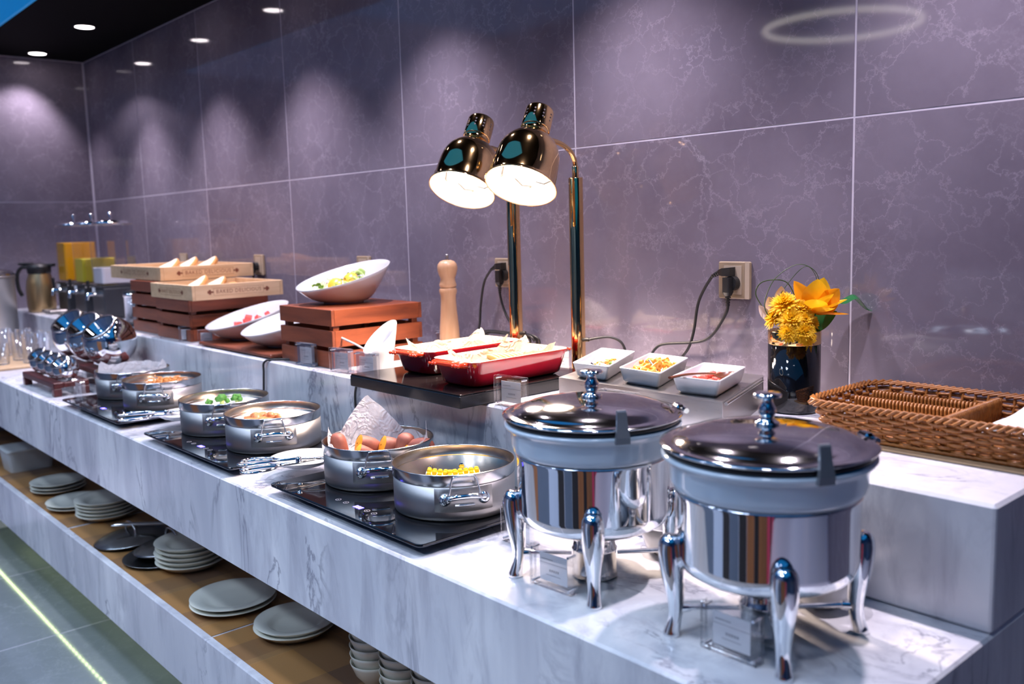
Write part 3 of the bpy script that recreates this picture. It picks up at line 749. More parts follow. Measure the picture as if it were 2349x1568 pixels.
sign(-2.262, -0.490, ZU, 6, 'clear card holder at the right corner of the salad crate')
sign(-2.137, -0.488, ZU, 6, 'clear card holder in front of the white scoop holder')
sign(-3.565, -0.815, ZL, 3, 'clear card holder between the steel ball rack and the farthest pot')
sign(-1.240, -0.475, ZU, 3, 'clear card holder against the mirror front of the steel riser')
sign(-1.80, -0.085, ZU, 4, 'clear card holder at the wall beside the right lamp post')
sign(-1.985, -0.060, ZU, 4, 'clear card holder at the wall left of the left lamp post')
sign(-2.345, -0.058, ZU, 4, 'clear card holder at the wall behind the pepper mill crate')
sign(-3.340, -0.494, ZU, 60, 'small clear card holder edge on before the bread crates, left', 0.06, 0.055)
sign(-3.165, -0.494, ZU, 60, 'small clear card holder edge on before the fruit board, right', 0.06, 0.055)
# ================================================================ WARMING PLATE, RED DISHES, HEAT LAMPS
def plate():
    mb = MB(); return mb
t = thing('warming_plate', 'black stone warming plate under the red dishes, overhanging the ledge', 'warming plate', (0, 0, ZU + .0005))
mb = MB(); mb.loft([rrect(-2.006, -1.556, -0.578, -0.165, .004, 0.0285, 2), rrect(-2.006, -1.556, -0.578, -0.165, .004, 0.0305, 2), rrect(-2.004, -1.558, -0.576, -0.167, .004, 0.0315, 2)], smooth=False)
part('stone_top', mb, 'black_stone', t)
part('frame', MB().box(-2.007, -1.555, -0.579, -0.164, 0.0, 0.028, 0.002), 'black_edge', t)
part('cord', MB().tube(smooth_path([(-1.99, -0.505, 0.012), (-2.075, -0.507, 0.002), (-2.098, -0.5085, -0.03), (-2.103, -0.5085, -0.07), (-2.096, -0.5085, -0.11), (-2.093, -0.509, -0.15), (-2.10, -0.512, -0.185), (-2.14, -0.54, -0.1835)], 6), 0.0034, 8), 'rubber', t)

def red_dish(x, y, rz, label, W=0.150, L=0.262, H=0.062):
    t = thing('baking_dish', label, 'baking dish', (x, y, ZU + .0325), radians(rz), 'red enamel baking dishes')
    def shell():
        rings = []
        for (d, z) in ((0.030, 0.0), (0.021, 0.001), (0.014, 0.006), (0.004, 0.048), (0.0, 0.058), (0.0, 0.0615)):
            rings.append(rrect(-W / 2 + d, W / 2 - d, -L / 2 + d, L / 2 - d, 0.026, z, 5))
        return MB().loft(rings, True, False)
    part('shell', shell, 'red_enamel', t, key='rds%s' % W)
    def lining():
        rings = []
        for (d, z) in ((0.0, 0.0616), (0.0012, 0.0626), (0.0045, 0.0624), (0.008, 0.050), (0.017, 0.010), (0.028, 0.006)):
            rings.append(rrect(-W / 2 + d, W / 2 - d, -L / 2 + d, L / 2 - d, 0.024, z, 5))
        return MB().loft(rings, False, True)
    part('lining', lining, 'cream_enamel', t, key='rdl%s' % W)
    def handle():
        mb = MB(); w = W * .36
        rings = []
        for (s, z0, z1) in ((0.0, .050, .0605), (0.010, .0495, .0600), (0.019, .0505, .0590), (0.023, .053, .0575)):
            k = w * (1 - (s / .023) ** 3 * .22)
            rings.append([(-k, -s, z0), (k, -s, z0), (k, -s, z1), (-k, -s, z1)])
        mb.loft(rings[::-1], smooth=True)
        for q in (-1, 1):
            for i in range(3): mb.ball((q * w * (.55 + .18 * i), -0.024, 0.054), 0.0042, 8, 6, sc=(1, .8, 1))
        return mb
    part('handle', handle, 'red_handle', t, (0, -L / 2 + .001, 0), key='rdh%s' % W)
    part('handle', handle, 'red_handle', t, (0, L / 2 - .001, 0), (0, 0, pi), key='rdh%s' % W)
    return t
red_dish(-1.650, -0.372, 1.5, 'front red enamel baking dish holding sliced potatoes', W=0.158, L=0.315)
red_dish(-1.873, -0.330, 1.5, 'rear red enamel baking dish holding fried nuggets', W=0.158, L=0.315)
def sheet(cx, cy, cz, W, L, rz, peaks, label, nm='parchment_sheet', matn='parchment', H=0.05):
    rnd = random.Random(int(abs(cx) * 1000)); ph = [rnd.uniform(0, 6.28) for _ in range(8)]
    def fn(u, v):
        x = (u - .5) * 2; y = (v - .5) * 2
        e = max(abs(x), abs(y)); up = max(0, (e - .74) / .26)
        z = up ** 1.2 * H
        w = .0035 * (sin(9 * x + ph[0] + 4 * y) + .7 * sin(15 * y + ph[1]) + .5 * sin(23 * x - 11 * y + ph[2]))
        for (px_, py_, hh, ww) in peaks:
            d = sqrt((x - px_) ** 2 + (y - py_) ** 2); z += hh * max(0, 1 - d / ww) ** 1.0
        k = 1 - .06 * up
        return (x * W / 2 * k, y * L / 2 * k, z + w + .0045)
    o = part(nm, MB().grid(fn, 30, 44), matn, loc=(cx, cy, cz), rot=(0, 0, radians(rz))); return tag(o, label, 'baking paper')
zd = ZU + .0325 + .0075
sheet(-1.650, -0.372, zd, 0.122, 0.268, 1.5, [(-1, -1, .022, .35), (-.9, 1, .035, .35), (1, 1, .022, .3), (-1, .55, .016, .3)], 'parchment sheet lining the front red dish')
sheet(-1.873, -0.330, zd, 0.122, 0.268, 1.5, [(-1, -1, .026, .3), (-.9, .9, .034, .3), (1, .95, .02, .3), (0.9, .1, .012, .3)], 'parchment sheet lining the rear red dish')
for k in range(7):
    y = -0.365 + k * .0115
    o = part('potato_slice', lambda: MB().lathe([(0.0, 0.0), (0.034, 0.0), (0.036, 0.003), (0.034, 0.006), (0.0, 0.007)], 24), 'cutlet', None, (-1.672 + k * .004, y, zd + .024), (radians(-38), radians(8), 0), key='pslice')
    tag(o, 'one of the overlapping baked potato slices in the middle of the front red dish', 'potato', 'baked potato slices')
for (x, y, lab) in ((-1.628, -0.262, 'browned potato slice near the far end of the front red dish'), (-1.640, -0.245, 'browned potato slice at the far end of the front red dish, behind another')):
    o = part('potato_slice', None or (lambda: MB().lathe([(0.0, 0.0), (0.034, 0.0), (0.036, 0.003), (0.034, 0.006), (0.0, 0.007)], 24)), 'cutlet', None, (x, y, zd + .022), (radians(-30), 0, 0), key='pslice')
    tag(o, lab, 'potato')
for (x, y, lab) in ((-1.868, -0.225, 'small orange fried nugget in the rear red dish, left'), (-1.848, -0.215, 'small orange fried nugget in the rear red dish, right'), (-1.862, -0.196, 'small orange fried nugget in the rear red dish, farthest')):
    o = part('fried_nugget', MB().ball((0, 0, 0), 0.012, 10, 7, sc=(1.2, 1, .8), jit=.1), 'nugget', None, (x, y, zd + .036)); tag(o, lab, 'nugget', 'fried nuggets')

AX = Vector((0.193, -0.497, -0.846)).normalized()
LAMPM = None
def heat_lamp(px_, rim, label, sc):
    t = thing('heat_lamp', label, 'heat lamp', (px_, -0.115, ZU + .0005), 0, 'gold heat lamps')
    part('base', lambda: MB().lathe([(0.0, 0.0), (0.062, 0.0), (0.064, 0.003), (0.064, 0.010), (0.060, 0.013), (0.022, 0.015), (0.0, 0.015)], 40), 'brass', t, (0, 0.022, 0), key='hlb')
    part('pole', lambda: MB().lathe([(0.0185, 0.0), (0.0185, 0.5075), (0.0175, 0.5095), (0.0, 0.5095)], 32, (0, .022, 0.002)), 'brass', t, key='hlp')
    part('collar', lambda: MB().lathe([(0.0085, 0.0), (0.0085, 0.028), (0.007, 0.030), (0.0, 0.030)], 16, (0, .022, 0.511)), 'brass', t, key='hlc')
    # head frame: local +Z points from the rim up to the cap
    up = -AX; xa = Vector((1, 0, 0)); xa = (xa - up * xa.dot(up)).normalized(); ya = up.cross(xa)
    base = t.matrix_world if False else Matrix.Translation((px_, -0.115, ZU + .0005))
    Hm = Matrix(((xa.x, ya.x, up.x, rim[0]), (xa.y, ya.y, up.y, rim[1]), (xa.z, ya.z, up.z, rim[2]), (0, 0, 0, 1)))
    loc = base.inverted() @ Hm @ Matrix.Scale(sc, 4)
    def put(o): o.matrix_local = loc; return o
    sh = put(part('shade', lambda: MB().lathe([(0.0845, 0.0005), (0.0865, 0.0), (0.0870, 0.0018), (0.0830, 0.004), (0.0800, 0.012), (0.0785, 0.040), (0.0770, 0.070), (0.0745, 0.090), (0.0690, 0.108), (0.0600, 0.123), (0.0480, 0.135), (0.0390, 0.142), (0.0340, 0.148), (0.0325, 0.156), (0.0330, 0.1595)], 64), 'brass', t, key='hls'))
    def capf():
        mb = MB(); mb.lathe([(0.0325, 0.1600), (0.0355, 0.1610), (0.0360, 0.1630), (0.0355, 0.2120), (0.0340, 0.2170), (0.0300, 0.2195), (0.0, 0.2200)], 48); return mb
    cp = part('cap', capf, 'brass', sh, key='hlcap')
    def vents():
        mb = MB()
        for i in range(10):
            a = 2 * pi * i / 10 + .2
            for z in (0.182, 0.191, 0.200):
                c = Vector((0.0356 * cos(a), 0.0356 * sin(a), z)); n = Vector((cos(a), sin(a), 0)); tt = Vector((-sin(a), cos(a), 0)); u = Vector((0, 0, 1))
                mb.add([c + n * .0004 + tt * (.0023 * cos(q)) + u * (.0023 * sin(q)) for q in [2 * pi * k / 10 for k in range(10)]], [tuple(range(10))], 0, False)
        return mb
    part('vent_holes', vents, 'dark_ink', sh, key='hlv')
    part('lining', lambda: MB().lathe([(0.0845, 0.0008), (0.0815, 0.004), (0.0785, 0.012), (0.0770, 0.040), (0.0755, 0.070), (0.0730, 0.088), (0.066, 0.106), (0.05, 0.125), (0.0, 0.130)], 48), 'shade_in', sh, key='hll')
    part('bulb', lambda: MB().lathe([(0.0, 0.034), (0.030, 0.036), (0.046, 0.044), (0.050, 0.054), (0.044, 0.070), (0.026, 0.092), (0.018, 0.125)], 32), 'bulb', sh, key='hlbulb')
    def cage():
        mb = MB()
        for i in range(6):
            a = 2 * pi * i / 6
            mb.tube([(0.074 * cos(a), 0.074 * sin(a), 0.05), (0.060 * cos(a + .3), 0.060 * sin(a + .3), 0.040), (0.052 * cos(a + .7), 0.052 * sin(a + .7), 0.048)], 0.0028, 6)
        return mb
    part('bulb_clip', cage, 'steel', sh, key='hlcage')
    # warning sticker on the side that faces the room
    def sticker():
        mb = MB(); a0 = -2.19
        def P(du, dz, off): a = a0 + du / .078; r = .0785 + off - (dz + .0) * .02; return (r * cos(a), r * sin(a), .030 + dz)
        mb.add([P(-.0125, -.010, .0011), P(.0125, -.010, .0011), P(.0, .0125, .0011)], [(0, 1, 2)], 1, False)
        mb.add([P(-.0103, -.0085, .0016), P(.0103, -.0085, .0016), P(.0, .0100, .0016)], [(0, 1, 2)], 0, False)
        for i in (-1, 0, 1):
            mb.add([P(i * .003 - .0006, -.005, .0020), P(i * .003 + .0006, -.005, .0020), P(i * .003 + .0009, .001, .0020), P(i * .003 - .0003, .001, .0020)], [(0, 1, 2, 3)], 1, False)
        return mb
    part('warning_sticker', sticker, ['warn', 'dark_ink'], sh, key='hlst')
    # gooseneck from the neck of the shade back to the post
    n0 = Hm @ Vector((0.006, 0.030, 0.152)); inv = base.inverted()
    top = Vector((0, 0.022, 0.539)); a = inv @ n0; d = (a - (inv @ (Hm @ Vector((0, 0, 0.152))))).normalized()
    w_ = lambda f, z: Vector((a.x + (top.x - a.x) * f, a.y + (top.y - a.y) * f, z))
    dz = a.z - top.z
    pts = [a, w_(.30, a.z - .002), w_(.60, a.z - .16 * dz), w_(.84, a.z - .40 * dz), w_(.97, a.z - .72 * dz), top]
    sp = smooth_path(pts, 26); rr = [0.0058 + 0.0009 * (i % 2) for i in range(len(sp))]
    part('gooseneck', MB().tube(sp, rr, 10), 'brass', t)
    part('plug_lead', MB().tube(smooth_path([(0.018, .022, .095), (0.030, .022, .097), (.036, .024, .097)], 3), 0.0055, 8), 'rubber', t)
    q = light('heat_spot', 'SPOT', Hm @ Vector((0, 0, -0.004)), LAMP_W, (1.0, 0.78, 0.64), 0.05, 158, 0.35)
    q.rotation_mode = 'QUATERNION'; q.rotation_quaternion = AX.to_track_quat('-Z', 'Y')
heat_lamp(-1.667, (-1.615, -0.330, 1.586), 'right gold heat lamp on its post, the nearer and larger looking one', 1.0)
heat_lamp(-1.910, (-1.857, -0.314, 1.587), 'left gold heat lamp on its post, partly behind the other', 1.0)

# ================================================================ STEEL RISER AND WHITE DISHES
t = thing('steel_riser', 'low mirror steel riser under the three white dishes', 'riser', (0, 0, ZU + .0004))
zr = 0.066; A = (-1.408, -0.420); B = (-0.982, -0.420); Cc = (-1.086, -0.128); D = (-1.512, -0.128); th = .003
def prism(pts, z0, z1): return MB().loft([[(p[0], p[1], z0) for p in pts], [(p[0], p[1], z1) for p in pts]], smooth=False)
part('top_sheet', prism([A, B, Cc, D], zr - th, zr), 'riser_steel', t)
part('front_sheet', prism([A, B, (B[0] - .001, B[1] + th), (A[0] - .001, A[1] + th)], 0.0, zr - th - .0002), 'riser_steel', t)
part('side_sheet', prism([(B[0] - .0018, B[1] + .0035), (Cc[0], Cc[1] - .0035), (Cc[0] - .003, Cc[1] - .0035), (B[0] - .0048, B[1] + .0035)], 0.0, zr - th - .0002), 'steel', t)
part('side_sheet', prism([(A[0] + .003, A[1] + .0035), (D[0] + .003, D[1] - .0035), (D[0], D[1] - .0035), (A[0] + .0, A[1] + .0035)], 0.0, zr - th - .0002), 'steel', t)
part('rear_sheet', prism([(D[0] + .001, D[1] - th), (Cc[0] + .001, Cc[1] - th), Cc, D], 0.0, zr - th - .0002), 'mirror_steel', t)
e = Vector((Cc[0] - B[0], Cc[1] - B[1], 0)); e.normalize()
part('side_rail', MB().tube([Vector((B[0] + .004, B[1] + .006, zr - .004)) + e * q for q in (0.0, .10, .2, .27)], 0.0032, 8), 'riser_steel', t)

def white_dish(L, F, Rr, Bk, label, H=0.034):
    c = Vector((0, 0, 0))
    P = [Vector((p[0], p[1], 0)) for p in (L, F, Rr, Bk)]
    for p in P: c += p / 4
    t = thing('white_dish', label, 'dish', (c.x, c.y, ZU + .0004 + zr + .0004), 0, 'white condiment dishes')
    Q = [p - c for p in P]
    def ring(d, z, r=0.008):
        out = []
        for i in range(4):
            p0, p1, p2 = Q[i - 1], Q[i], Q[(i + 1) % 4]
            u = (p0 - p1).normalized(); w = (p2 - p1).normalized(); b = (u + w); q = p1 + b * (d / max(.3, abs(u.cross(w).z)))
            for k in range(5):
                s = k / 4; a1 = q + u * r; a2 = q + w * r
                pt = a1 * (1 - s) ** 2 + q * 2 * s * (1 - s) + a2 * s * s
                out.append((pt.x, pt.y, z))
        return out
    mb = MB()
    mb.loft([ring(.013, 0.0), ring(.0105, .0015), ring(.007, .007), ring(.0008, H - .003), ring(0.0, H - .001), ring(.0008, H), ring(.0038, H), ring(.0052, H - .002), ring(.011, .008), ring(.016, .0055)], True, True)
    part('dish_body', mb, 'porcelain', t); return t
white_dish((-1.377, -0.410), (-1.276, -0.404), (-1.384, -0.194), (-1.488, -0.198), 'left white dish holding pale pickles and a short spoon')
white_dish((-1.256, -0.396), (-1.141, -0.402), (-1.227, -0.200), (-1.342, -0.195), 'middle white dish heaped with golden macaroni')
white_dish((-1.106, -0.412), (-1.000, -0.403), (-1.061, -0.228), (-1.163, -0.234), 'right white dish holding red peanuts and a wooden spoon')
zw = ZU + zr + .008
mb = MB()
for i in range(120):
    x = -1.385 + random.uniform(-1, 1) * .030; y = -0.295 + random.uniform(-1, 1) * .055; x += -(y + .295) * .42
    mb.ball((x, y, zw + random.uniform(0, .012)), random.uniform(.003, .006), 6, 4, m=random.choice((0, 0, 0, 1, 2)) if random.random() < .9 else 2, sc=(1.3, .8, .6), jit=.3)
o = part('pickle_salad', mb, ['pickle', 'pickle_g', 'carrot'], stuff=True); tag(o, 'diced pale pickle salad with green flecks in the left white dish', 'pickles')
mb = MB()
for i in range(62):
    x = -1.243 + random.uniform(-1, 1) * .040; y = -0.298 + random.uniform(-1, 1) * .070; x += -(y + .298) * .42
    d = max(abs(x + 1.243 + (y + .298) * .42) / .04, abs(y + .298) / .07)
    z = zw + .006 + random.uniform(.2, 1) * .030 * (1 - .6 * d); r = random.uniform(.007, .012); b = random.uniform(0, 6.28); ti = random.uniform(-.9, .9)
    pts = []
    for q in range(7):
        a = -1.6 + 3.2 * q / 6; u = r * cos(a); w = r * sin(a)
        pts.append((x + u * cos(b) - w * sin(b) * cos(ti), y + u * sin(b) + w * cos(b) * cos(ti), z + w * sin(ti)))
    mb.tube(pts, random.uniform(.0030, .0044), 7)
o = part('macaroni_heap', mb, 'macaroni', stuff=True); tag(o, 'golden curled macaroni heaped in the middle white dish', 'macaroni')
nuts = [(-1.118, -0.322), (-1.098, -0.330), (-1.080, -0.322), (-1.106, -0.300), (-1.086, -0.300), (-1.068, -0.305), (-1.096, -0.278), (-1.074, -0.284), (-1.112, -0.275), (-1.092, -0.312), (-1.083, -0.288), (-1.100, -0.290), (-1.088, -0.336), (-1.07, -0.29)]
for i, (x, y) in enumerate(nuts):
    o = part('peanut', lambda: MB().ball((0, 0, 0), .0085, 10, 7, sc=(1.25, .85, .8)), 'nut', None, (x, y, zw + .006 + (i > 8) * .009), (0, random.uniform(-.3, .3), random.uniform(0, 3)), key='nut')
    tag(o, 'one of the shiny red peanuts heaped in the right white dish', 'peanut', 'red peanuts in the right dish')
t = thing('wooden_spoon', 'dark wooden spoon lying across the right white dish', 'spoon', (-1.075, -0.455, ZU + zr + .040))
part('handle', MB().tube(smooth_path([(0, 0, 0), (-.002, .05, -.001), (.006, .10, -.004), (.013, .126, -.008)], 4), [.0042] * 6 + [.0034] * 6 + [.003], 8, flat=(.6, 1)), 'spoon_wood', t)
mb = MB(); mb.grid(lambda u, v: (.017 + .004 * 0 + (u - .5) * .030 * sqrt(max(0, 1 - (2 * v - 1) ** 2)) + (v - .5) * .008, .150 + (v - .5) * .050, -.012 + .0 - .009 * (1 - (2 * u - 1) ** 2) * (1 - (2 * v - 1) ** 2) + .004 * v), 10, 12)
part('bowl', mb, 'spoon_wood', t)
for (a, b, lab) in (((-1.357, -0.373, 1.196), (-1.338, -0.352, 1.176), 'short steel spoon handle standing in the pickles'), ((-1.238, -0.320, 1.208), (-1.214, -0.322, 1.186), 'short steel spoon handle standing in the macaroni')):
    t = thing('small_spoon', lab, 'spoon', a, 0, 'small spoons')
    v = Vector(b) - Vector(a)
    part('handle', MB().tube([(0, 0, 0), v * .5, v], [.0028, .0026, .0024], 8), 'steel_band', t)
    part('bowl', MB().ball(v * 1.25, .008, 8, 6, sc=(1, 1, .35)), 'steel_band', t)

# ================================================================ CRATES, BOWLS, TRAYS, BOARD
def crate(x0, x1, y0, y1, rows, label, sh=0.0475, gap=0.0135, th=.010):
    t = thing('wooden_crate', label, 'crate', (x0, y0, ZU + .0005), 0, 'slatted mahogany crates')
    W, L = x1 - x0, y1 - y0; H = rows * sh + (rows - 1) * gap
    for r in range(rows):
        z = r * (sh + gap)
        for (a, b, c, d, nm, mt) in ((0, W, 0, th, 'front', 'mahogany_x'), (0, W, L - th, L, 'rear', 'mahogany_x')):
            part('slat', MB().box(a, b, c, d, z, z + sh, .0012), mt, t)
        for (a, b) in ((0, th), (W - th, W)):
            part('slat', MB().box(a, b, th + .0003, L - th - .0003, z, z + sh, .0012), 'mahogany', t)
    for (a, b) in ((th + .0004, th + .0204), (W - th - .0204, W - th - .0004)):
        for (c, d) in ((th + .0004, th + .0204), (L - th - .0204, L - th - .0004)):
            part('corner_post', MB().box(a, b, c, d, 0.0, H - .0085, .001), 'mahogany', t)
    n = 5; bw = (W - 2 * th - .002) / n
    for i in range(n):
        part('top_board', MB().box(th + .001 + bw * i + .003, th + .001 + bw * (i + 1) - .003, .0045, L - .0045, H - .0082, H + .0002, .0008), 'mahogany', t)
    return t
crate(-2.595, -2.286, -0.462, -0.146, 3, 'red brown slatted crate carrying the white salad bowl')
crate(-3.614, -3.292, -0.466, -0.150, 3, 'red brown slatted crate under the front bread tray', sh=.0425, gap=.0125)
crate(-3.940, -3.634, -0.446, -0.130, 4, 'taller red brown slatted crate under the rear bread tray', sh=.0430, gap=.0125)

def slant_bowl(x, y, z, rz, label, r=0.145, lo=0.046, hi=0.128, foot=.062):
    t = thing('slanted_bowl', label, 'bowl', (x, y, z), radians(rz), 'white slanted bowls')
    def f():
        n = 56; rings = []
        prof = [(0.0, 0.006), (foot - .006, 0.006), (foot - .005, 0.0), (foot, 0.0), (foot, .005)]
        for (q, zz) in prof[1:]: rings.append([(q * cos(2 * pi * j / n), q * sin(2 * pi * j / n), zz) for j in range(n)])
        def wall(s, off):
            out = []
            for j in range(n):
                a = 2 * pi * j / n; k = .5 + .5 * cos(a); hgt = lo + (hi - lo) * (k ** 1.0)
                rr = foot + (r - foot) * (s ** .62) ; zz = .005 + (hgt - .005) * s ** 1.15
                out.append(((rr - off) * cos(a) + .004 * s * k, (rr - off) * sin(a), zz + (off * .8 if s < .99 else 0)))
            return out
        for s in (.06, .15, .3, .5, .7, .88, 1.0): rings.append(wall(s, 0))
        rings.append(wall(1.0, .004))
        for s in (.88, .7, .5, .3, .15, .06): rings.append(wall(s, .005))
        rings.append([(.03 * cos(2 * pi * j / n), .03 * sin(2 * pi * j / n), .011) for j in range(n)])
        return MB().loft(rings, True, True)
    part('bowl_body', f, 'porcelain', t, key='slb'); return t
slant_bowl(-2.482, -0.300, ZU + .1698 + .0008, 88, 'white slanted salad bowl on top of the crate')
slant_bowl(-3.085, -0.340, ZU + .0165, 84, 'white slanted bowl with watermelon, left of two on the low board')
slant_bowl(-2.790, -0.345, ZU + .0165, 84, 'white slanted bowl with a dark olive, tucked beside the salad crate')
t = thing('serving_board', 'flat red brown board under the two white slanted bowls', 'board', (-2.905, -0.345, ZU + .0005))
part('panel', MB().box(-.26, .285, -.145, .165, .004, .015, .003), 'mahogany_x', t)
for s in (-.22, .24): part('batten', MB().box(s - .015, s + .015, -.13, .15, 0, .0038), 'mahogany', t)
# salad
S0 = Vector((-2.482, -0.300, ZU + .1706)); hd = Vector((cos(radians(60)), sin(radians(60)), 0)); sd = Vector((-hd.y, hd.x, 0))
def inbowl(u, w, h): return S0 + hd * u + sd * w + Vector((0, 0, h))
mb = MB()
for i in range(46):
    u = random.uniform(-.095, .055); w = random.uniform(-.06, .06); p = inbowl(u, w, .058 + u * .28 + w * .22 + random.uniform(0, .014))
    s = random.uniform(.010, .020); b = random.uniform(0, 6.28); k = random.uniform(-.6, .6)
    mb.grid(lambda a, c: (p.x + s * ((a - .5) * 2 * cos(b)) - s * (c - .5) * 1.4 * sin(b), p.y + s * ((a - .5) * 2 * sin(b)) + s * (c - .5) * 1.4 * cos(b), p.z + s * (.35 * sin(6 * a + i) * cos(5 * c) + k * (a - .5))), 5, 4, m=1 if i % 9 == 0 else 0)
o = part('lettuce_salad', mb, ['lettuce', 'onion'], stuff=True); tag(o, 'pale shredded lettuce salad with pink onion in the white bowl', 'salad')
for (u, w, h, lab) in ((-.025, -.028, .060, 'orange slice standing in the middle of the salad'), (.022, -.012, .074, 'orange slice at the right of the salad')):
    o = part('orange_slice', lambda: MB().lathe([(0.0, -.003), (.022, -.003), (.0235, 0), (.022, .003), (0.0, .003)], 24), 'orange', None, inbowl(u, w, h), (radians(48), 0, radians(30)), key='osl'); tag(o, lab, 'orange', 'orange slices')
o = part('lettuce_leaf', MB().grid(lambda a, c: ((a - .5) * .03, (c - .5) * .02, .012 * sin(3 * a) + .006 * sin(9 * c)), 8, 6), 'lettuce', None, inbowl(.055, -.005, .088), (.5, .2, .4)); tag(o, 'bright green lettuce leaf at the right edge of the salad', 'lettuce')
for i in range(7):
    o = part('melon_cube', lambda: MB().box(-.012, .012, -.012, .012, -.009, .009, .002), 'melon', None, (-3.150 + .018 * i, -0.345 + .012 * i + .016 * (i % 2), ZU + .0165 + .048 + .008 * (i % 3) + .003 * i), (.2 * i, .1 * i, .5 * i), key='mel')
    tag(o, 'one of the red watermelon cubes in the left slanted bowl', 'watermelon', 'watermelon cubes')
o = part('olive', MB().ball((0, 0, 0), .014, 12, 8, sc=(1.2, 1, .8)), 'dark_plastic', None, (-2.815, -0.375, ZU + .0165 + .034)); tag(o, 'dark olive in the slanted bowl beside the salad crate', 'olive')

def tray(x0, x1, y0, y1, z, H, label):
    t = thing('bread_tray', label, 'tray', (x0, y0, z + .0005), 0, 'pale wooden bread trays')
    W, L = x1 - x0, y1 - y0; th = .012
    part('bottom_panel', MB().box(th, W - th, th, L - th, .002, .010), 'pine', t)
    fs = part('front_side', MB().box(0, W, 0, th - .0002, 0, H, .0012), 'pine', t); part('rear_side', MB().box(0, W, L - th + .0002, L, 0, H, .0012), 'pine', t)
    rs = part('right_side', MB().box(W - th, W, th, L - th, 0, H, .0012), 'pine', t); part('left_side', MB().box(0, th, th, L - th, 0, H, .0012), 'pine', t)
    def pin(mb, cx, dr):          # printed rolling pin end
        for (a, b, hh) in ((0, .012, .0028), (.010, .018, .0085), (.018, .023, .0045)):
            x0_, x1_ = sorted((cx + dr * a, cx + dr * b)); mb.box(x0_, x1_, -hh, hh, 0, .0004)
    def logo(w):
        mb = text_mb('BAKED DELICIOUS', w * .098, spacing=1.12)
        for (a, b, c, d) in ((-w / 2, w / 2, .0125, .0132), (-w / 2, w / 2, -.0132, -.0125), (-w / 2, -w / 2 + .0007, -.0132, .0132), (w / 2 - .0007, w / 2, -.0132, .0132)): mb.box(a, b, c, d, 0, .0003)
        pin(mb, -w / 2, -1); pin(mb, w / 2, 1); return mb
    part('printed_lettering', logo(W * .48), 'ink', fs, (W / 2, -.0003, H / 2), (radians(90), 0, 0))
    part('printed_lettering', logo(L * .55), 'ink', rs, (W + .0003, L / 2, H / 2), (radians(90), 0, radians(90)))
    return t
tray(-3.640, -3.238, -0.472, -0.112, ZU + .1535, .0555, 'front pale wooden bread tray with printed lettering and few slices')
tray(-4.215, -3.632, -0.432, -0.040, ZU + .2120, .0545, 'rear pale wooden bread tray with printed lettering, higher than the front one')
def toast(x, y, z, el, rz, label):
    t = thing('bread_slice', label, 'bread', (x, y, z), 0, 'white bread slices')
    u = Vector((cos(radians(rz)) * cos(radians(el)), sin(radians(rz)) * cos(radians(el)), sin(radians(el)))); v = Vector((-.747 * .92, .665 * .92, .38)); v = (v - u * v.dot(u)).normalized(); nn = u.cross(v)
    E = Matrix(((v.x, nn.x, u.x), (v.y, nn.y, u.y), (v.z, nn.z, u.z))).to_euler()
    def outline(s, y_): return [(s * px_, y_, s * pz) for (px_, pz) in ((-.048, -.05), (.048, -.05), (.05, .015), (.055, .03), (.05, .045), (.03, .052), (0, .054), (-.03, .052), (-.05, .045), (-.055, .03), (-.05, .015))]
    part('crumb', lambda: MB().loft([outline(.94, -.0098), outline(.94, .0098)], smooth=False), 'bread', t, rot=E, key='tc')
    part('crust', lambda: MB().loft([outline(.94, -.0092), outline(1, -.008), outline(1, .008), outline(.94, .0092)], False, False), 'crust', t, rot=E, key='tk')
toast(-3.835, -0.330, ZU + .252, 22, 40, 'white bread slice leaning at the left in the rear tray')
toast(-3.785, -0.270, ZU + .256, 24, 40, 'white bread slice leaning in the middle of the rear tray')
toast(-3.735, -0.205, ZU + .256, 24, 40, 'white bread slice leaning at the right in the rear tray')
toast(-3.470, -0.365, ZU + .190, 27, 40, 'white bread slice leaning highest in the front tray')
toast(-3.430, -0.310, ZU + .186, 22, 40, 'white bread slice lying behind the first in the front tray')
o = part('small_roll', MB().ball((0, 0, 0), .024, 14, 8, sc=(1.4, .9, .7)), 'crust', None, (-3.375, -0.250, ZU + .190)); tag(o, 'small brown roll at the back of the front bread tray', 'bread')
o = part('butter_box', MB().box(-.035, .035, -.02, .02, 0, .03, .003), 'room_pale', None, (-3.43, -0.235, ZU + .165), (0, 0, .5)); tag(o, 'blue and white packet in the front bread tray', 'packet')

# scoop holder
t = thing('scoop_holder', 'white tall scoop shaped holder beside the salad crate', 'holder', (-2.100, -0.425, ZU + .0005))
def sec(w0, w1, d, z, c=0): return [(-w0 + c, -d, z), (w0 + c, -d, z), (w1 + c, d, z), (-w1 + c, d, z)]
mb = MB(); n = 28
def oval(a, b, z, tilt=0, cx=0): return [(cx + a * cos(2 * pi * j / n), b * sin(2 * pi * j / n), z + tilt * (.5 + .5 * cos(2 * pi * j / n - 1.45))) for j in range(n)]
mb.loft([oval(.030, .030, 0), oval(.033, .033, .002), oval(.036, .035, .03), oval(.042, .040, .050, .03, .002), oval(.049, .046, .062, .085, .004), oval(.0465, .0435, .062, .085, .004), oval(.039, .037, .050, .03, .002), oval(.033, .032, .03), oval(.028, .028, .004)], True, True)
part('holder_body', mb, 'porcelain', t)
t = thing('thin_spoon', 'thin clear spoon handle leaning out of the white holder', 'spoon', (-2.290, -0.430, ZU + .088))
part('handle', MB().tube([(0, 0, 0), (.07, .0, -.012), (.155, .002, -.032)], [.0035, .003, .003], 8), 'porcelain', t)

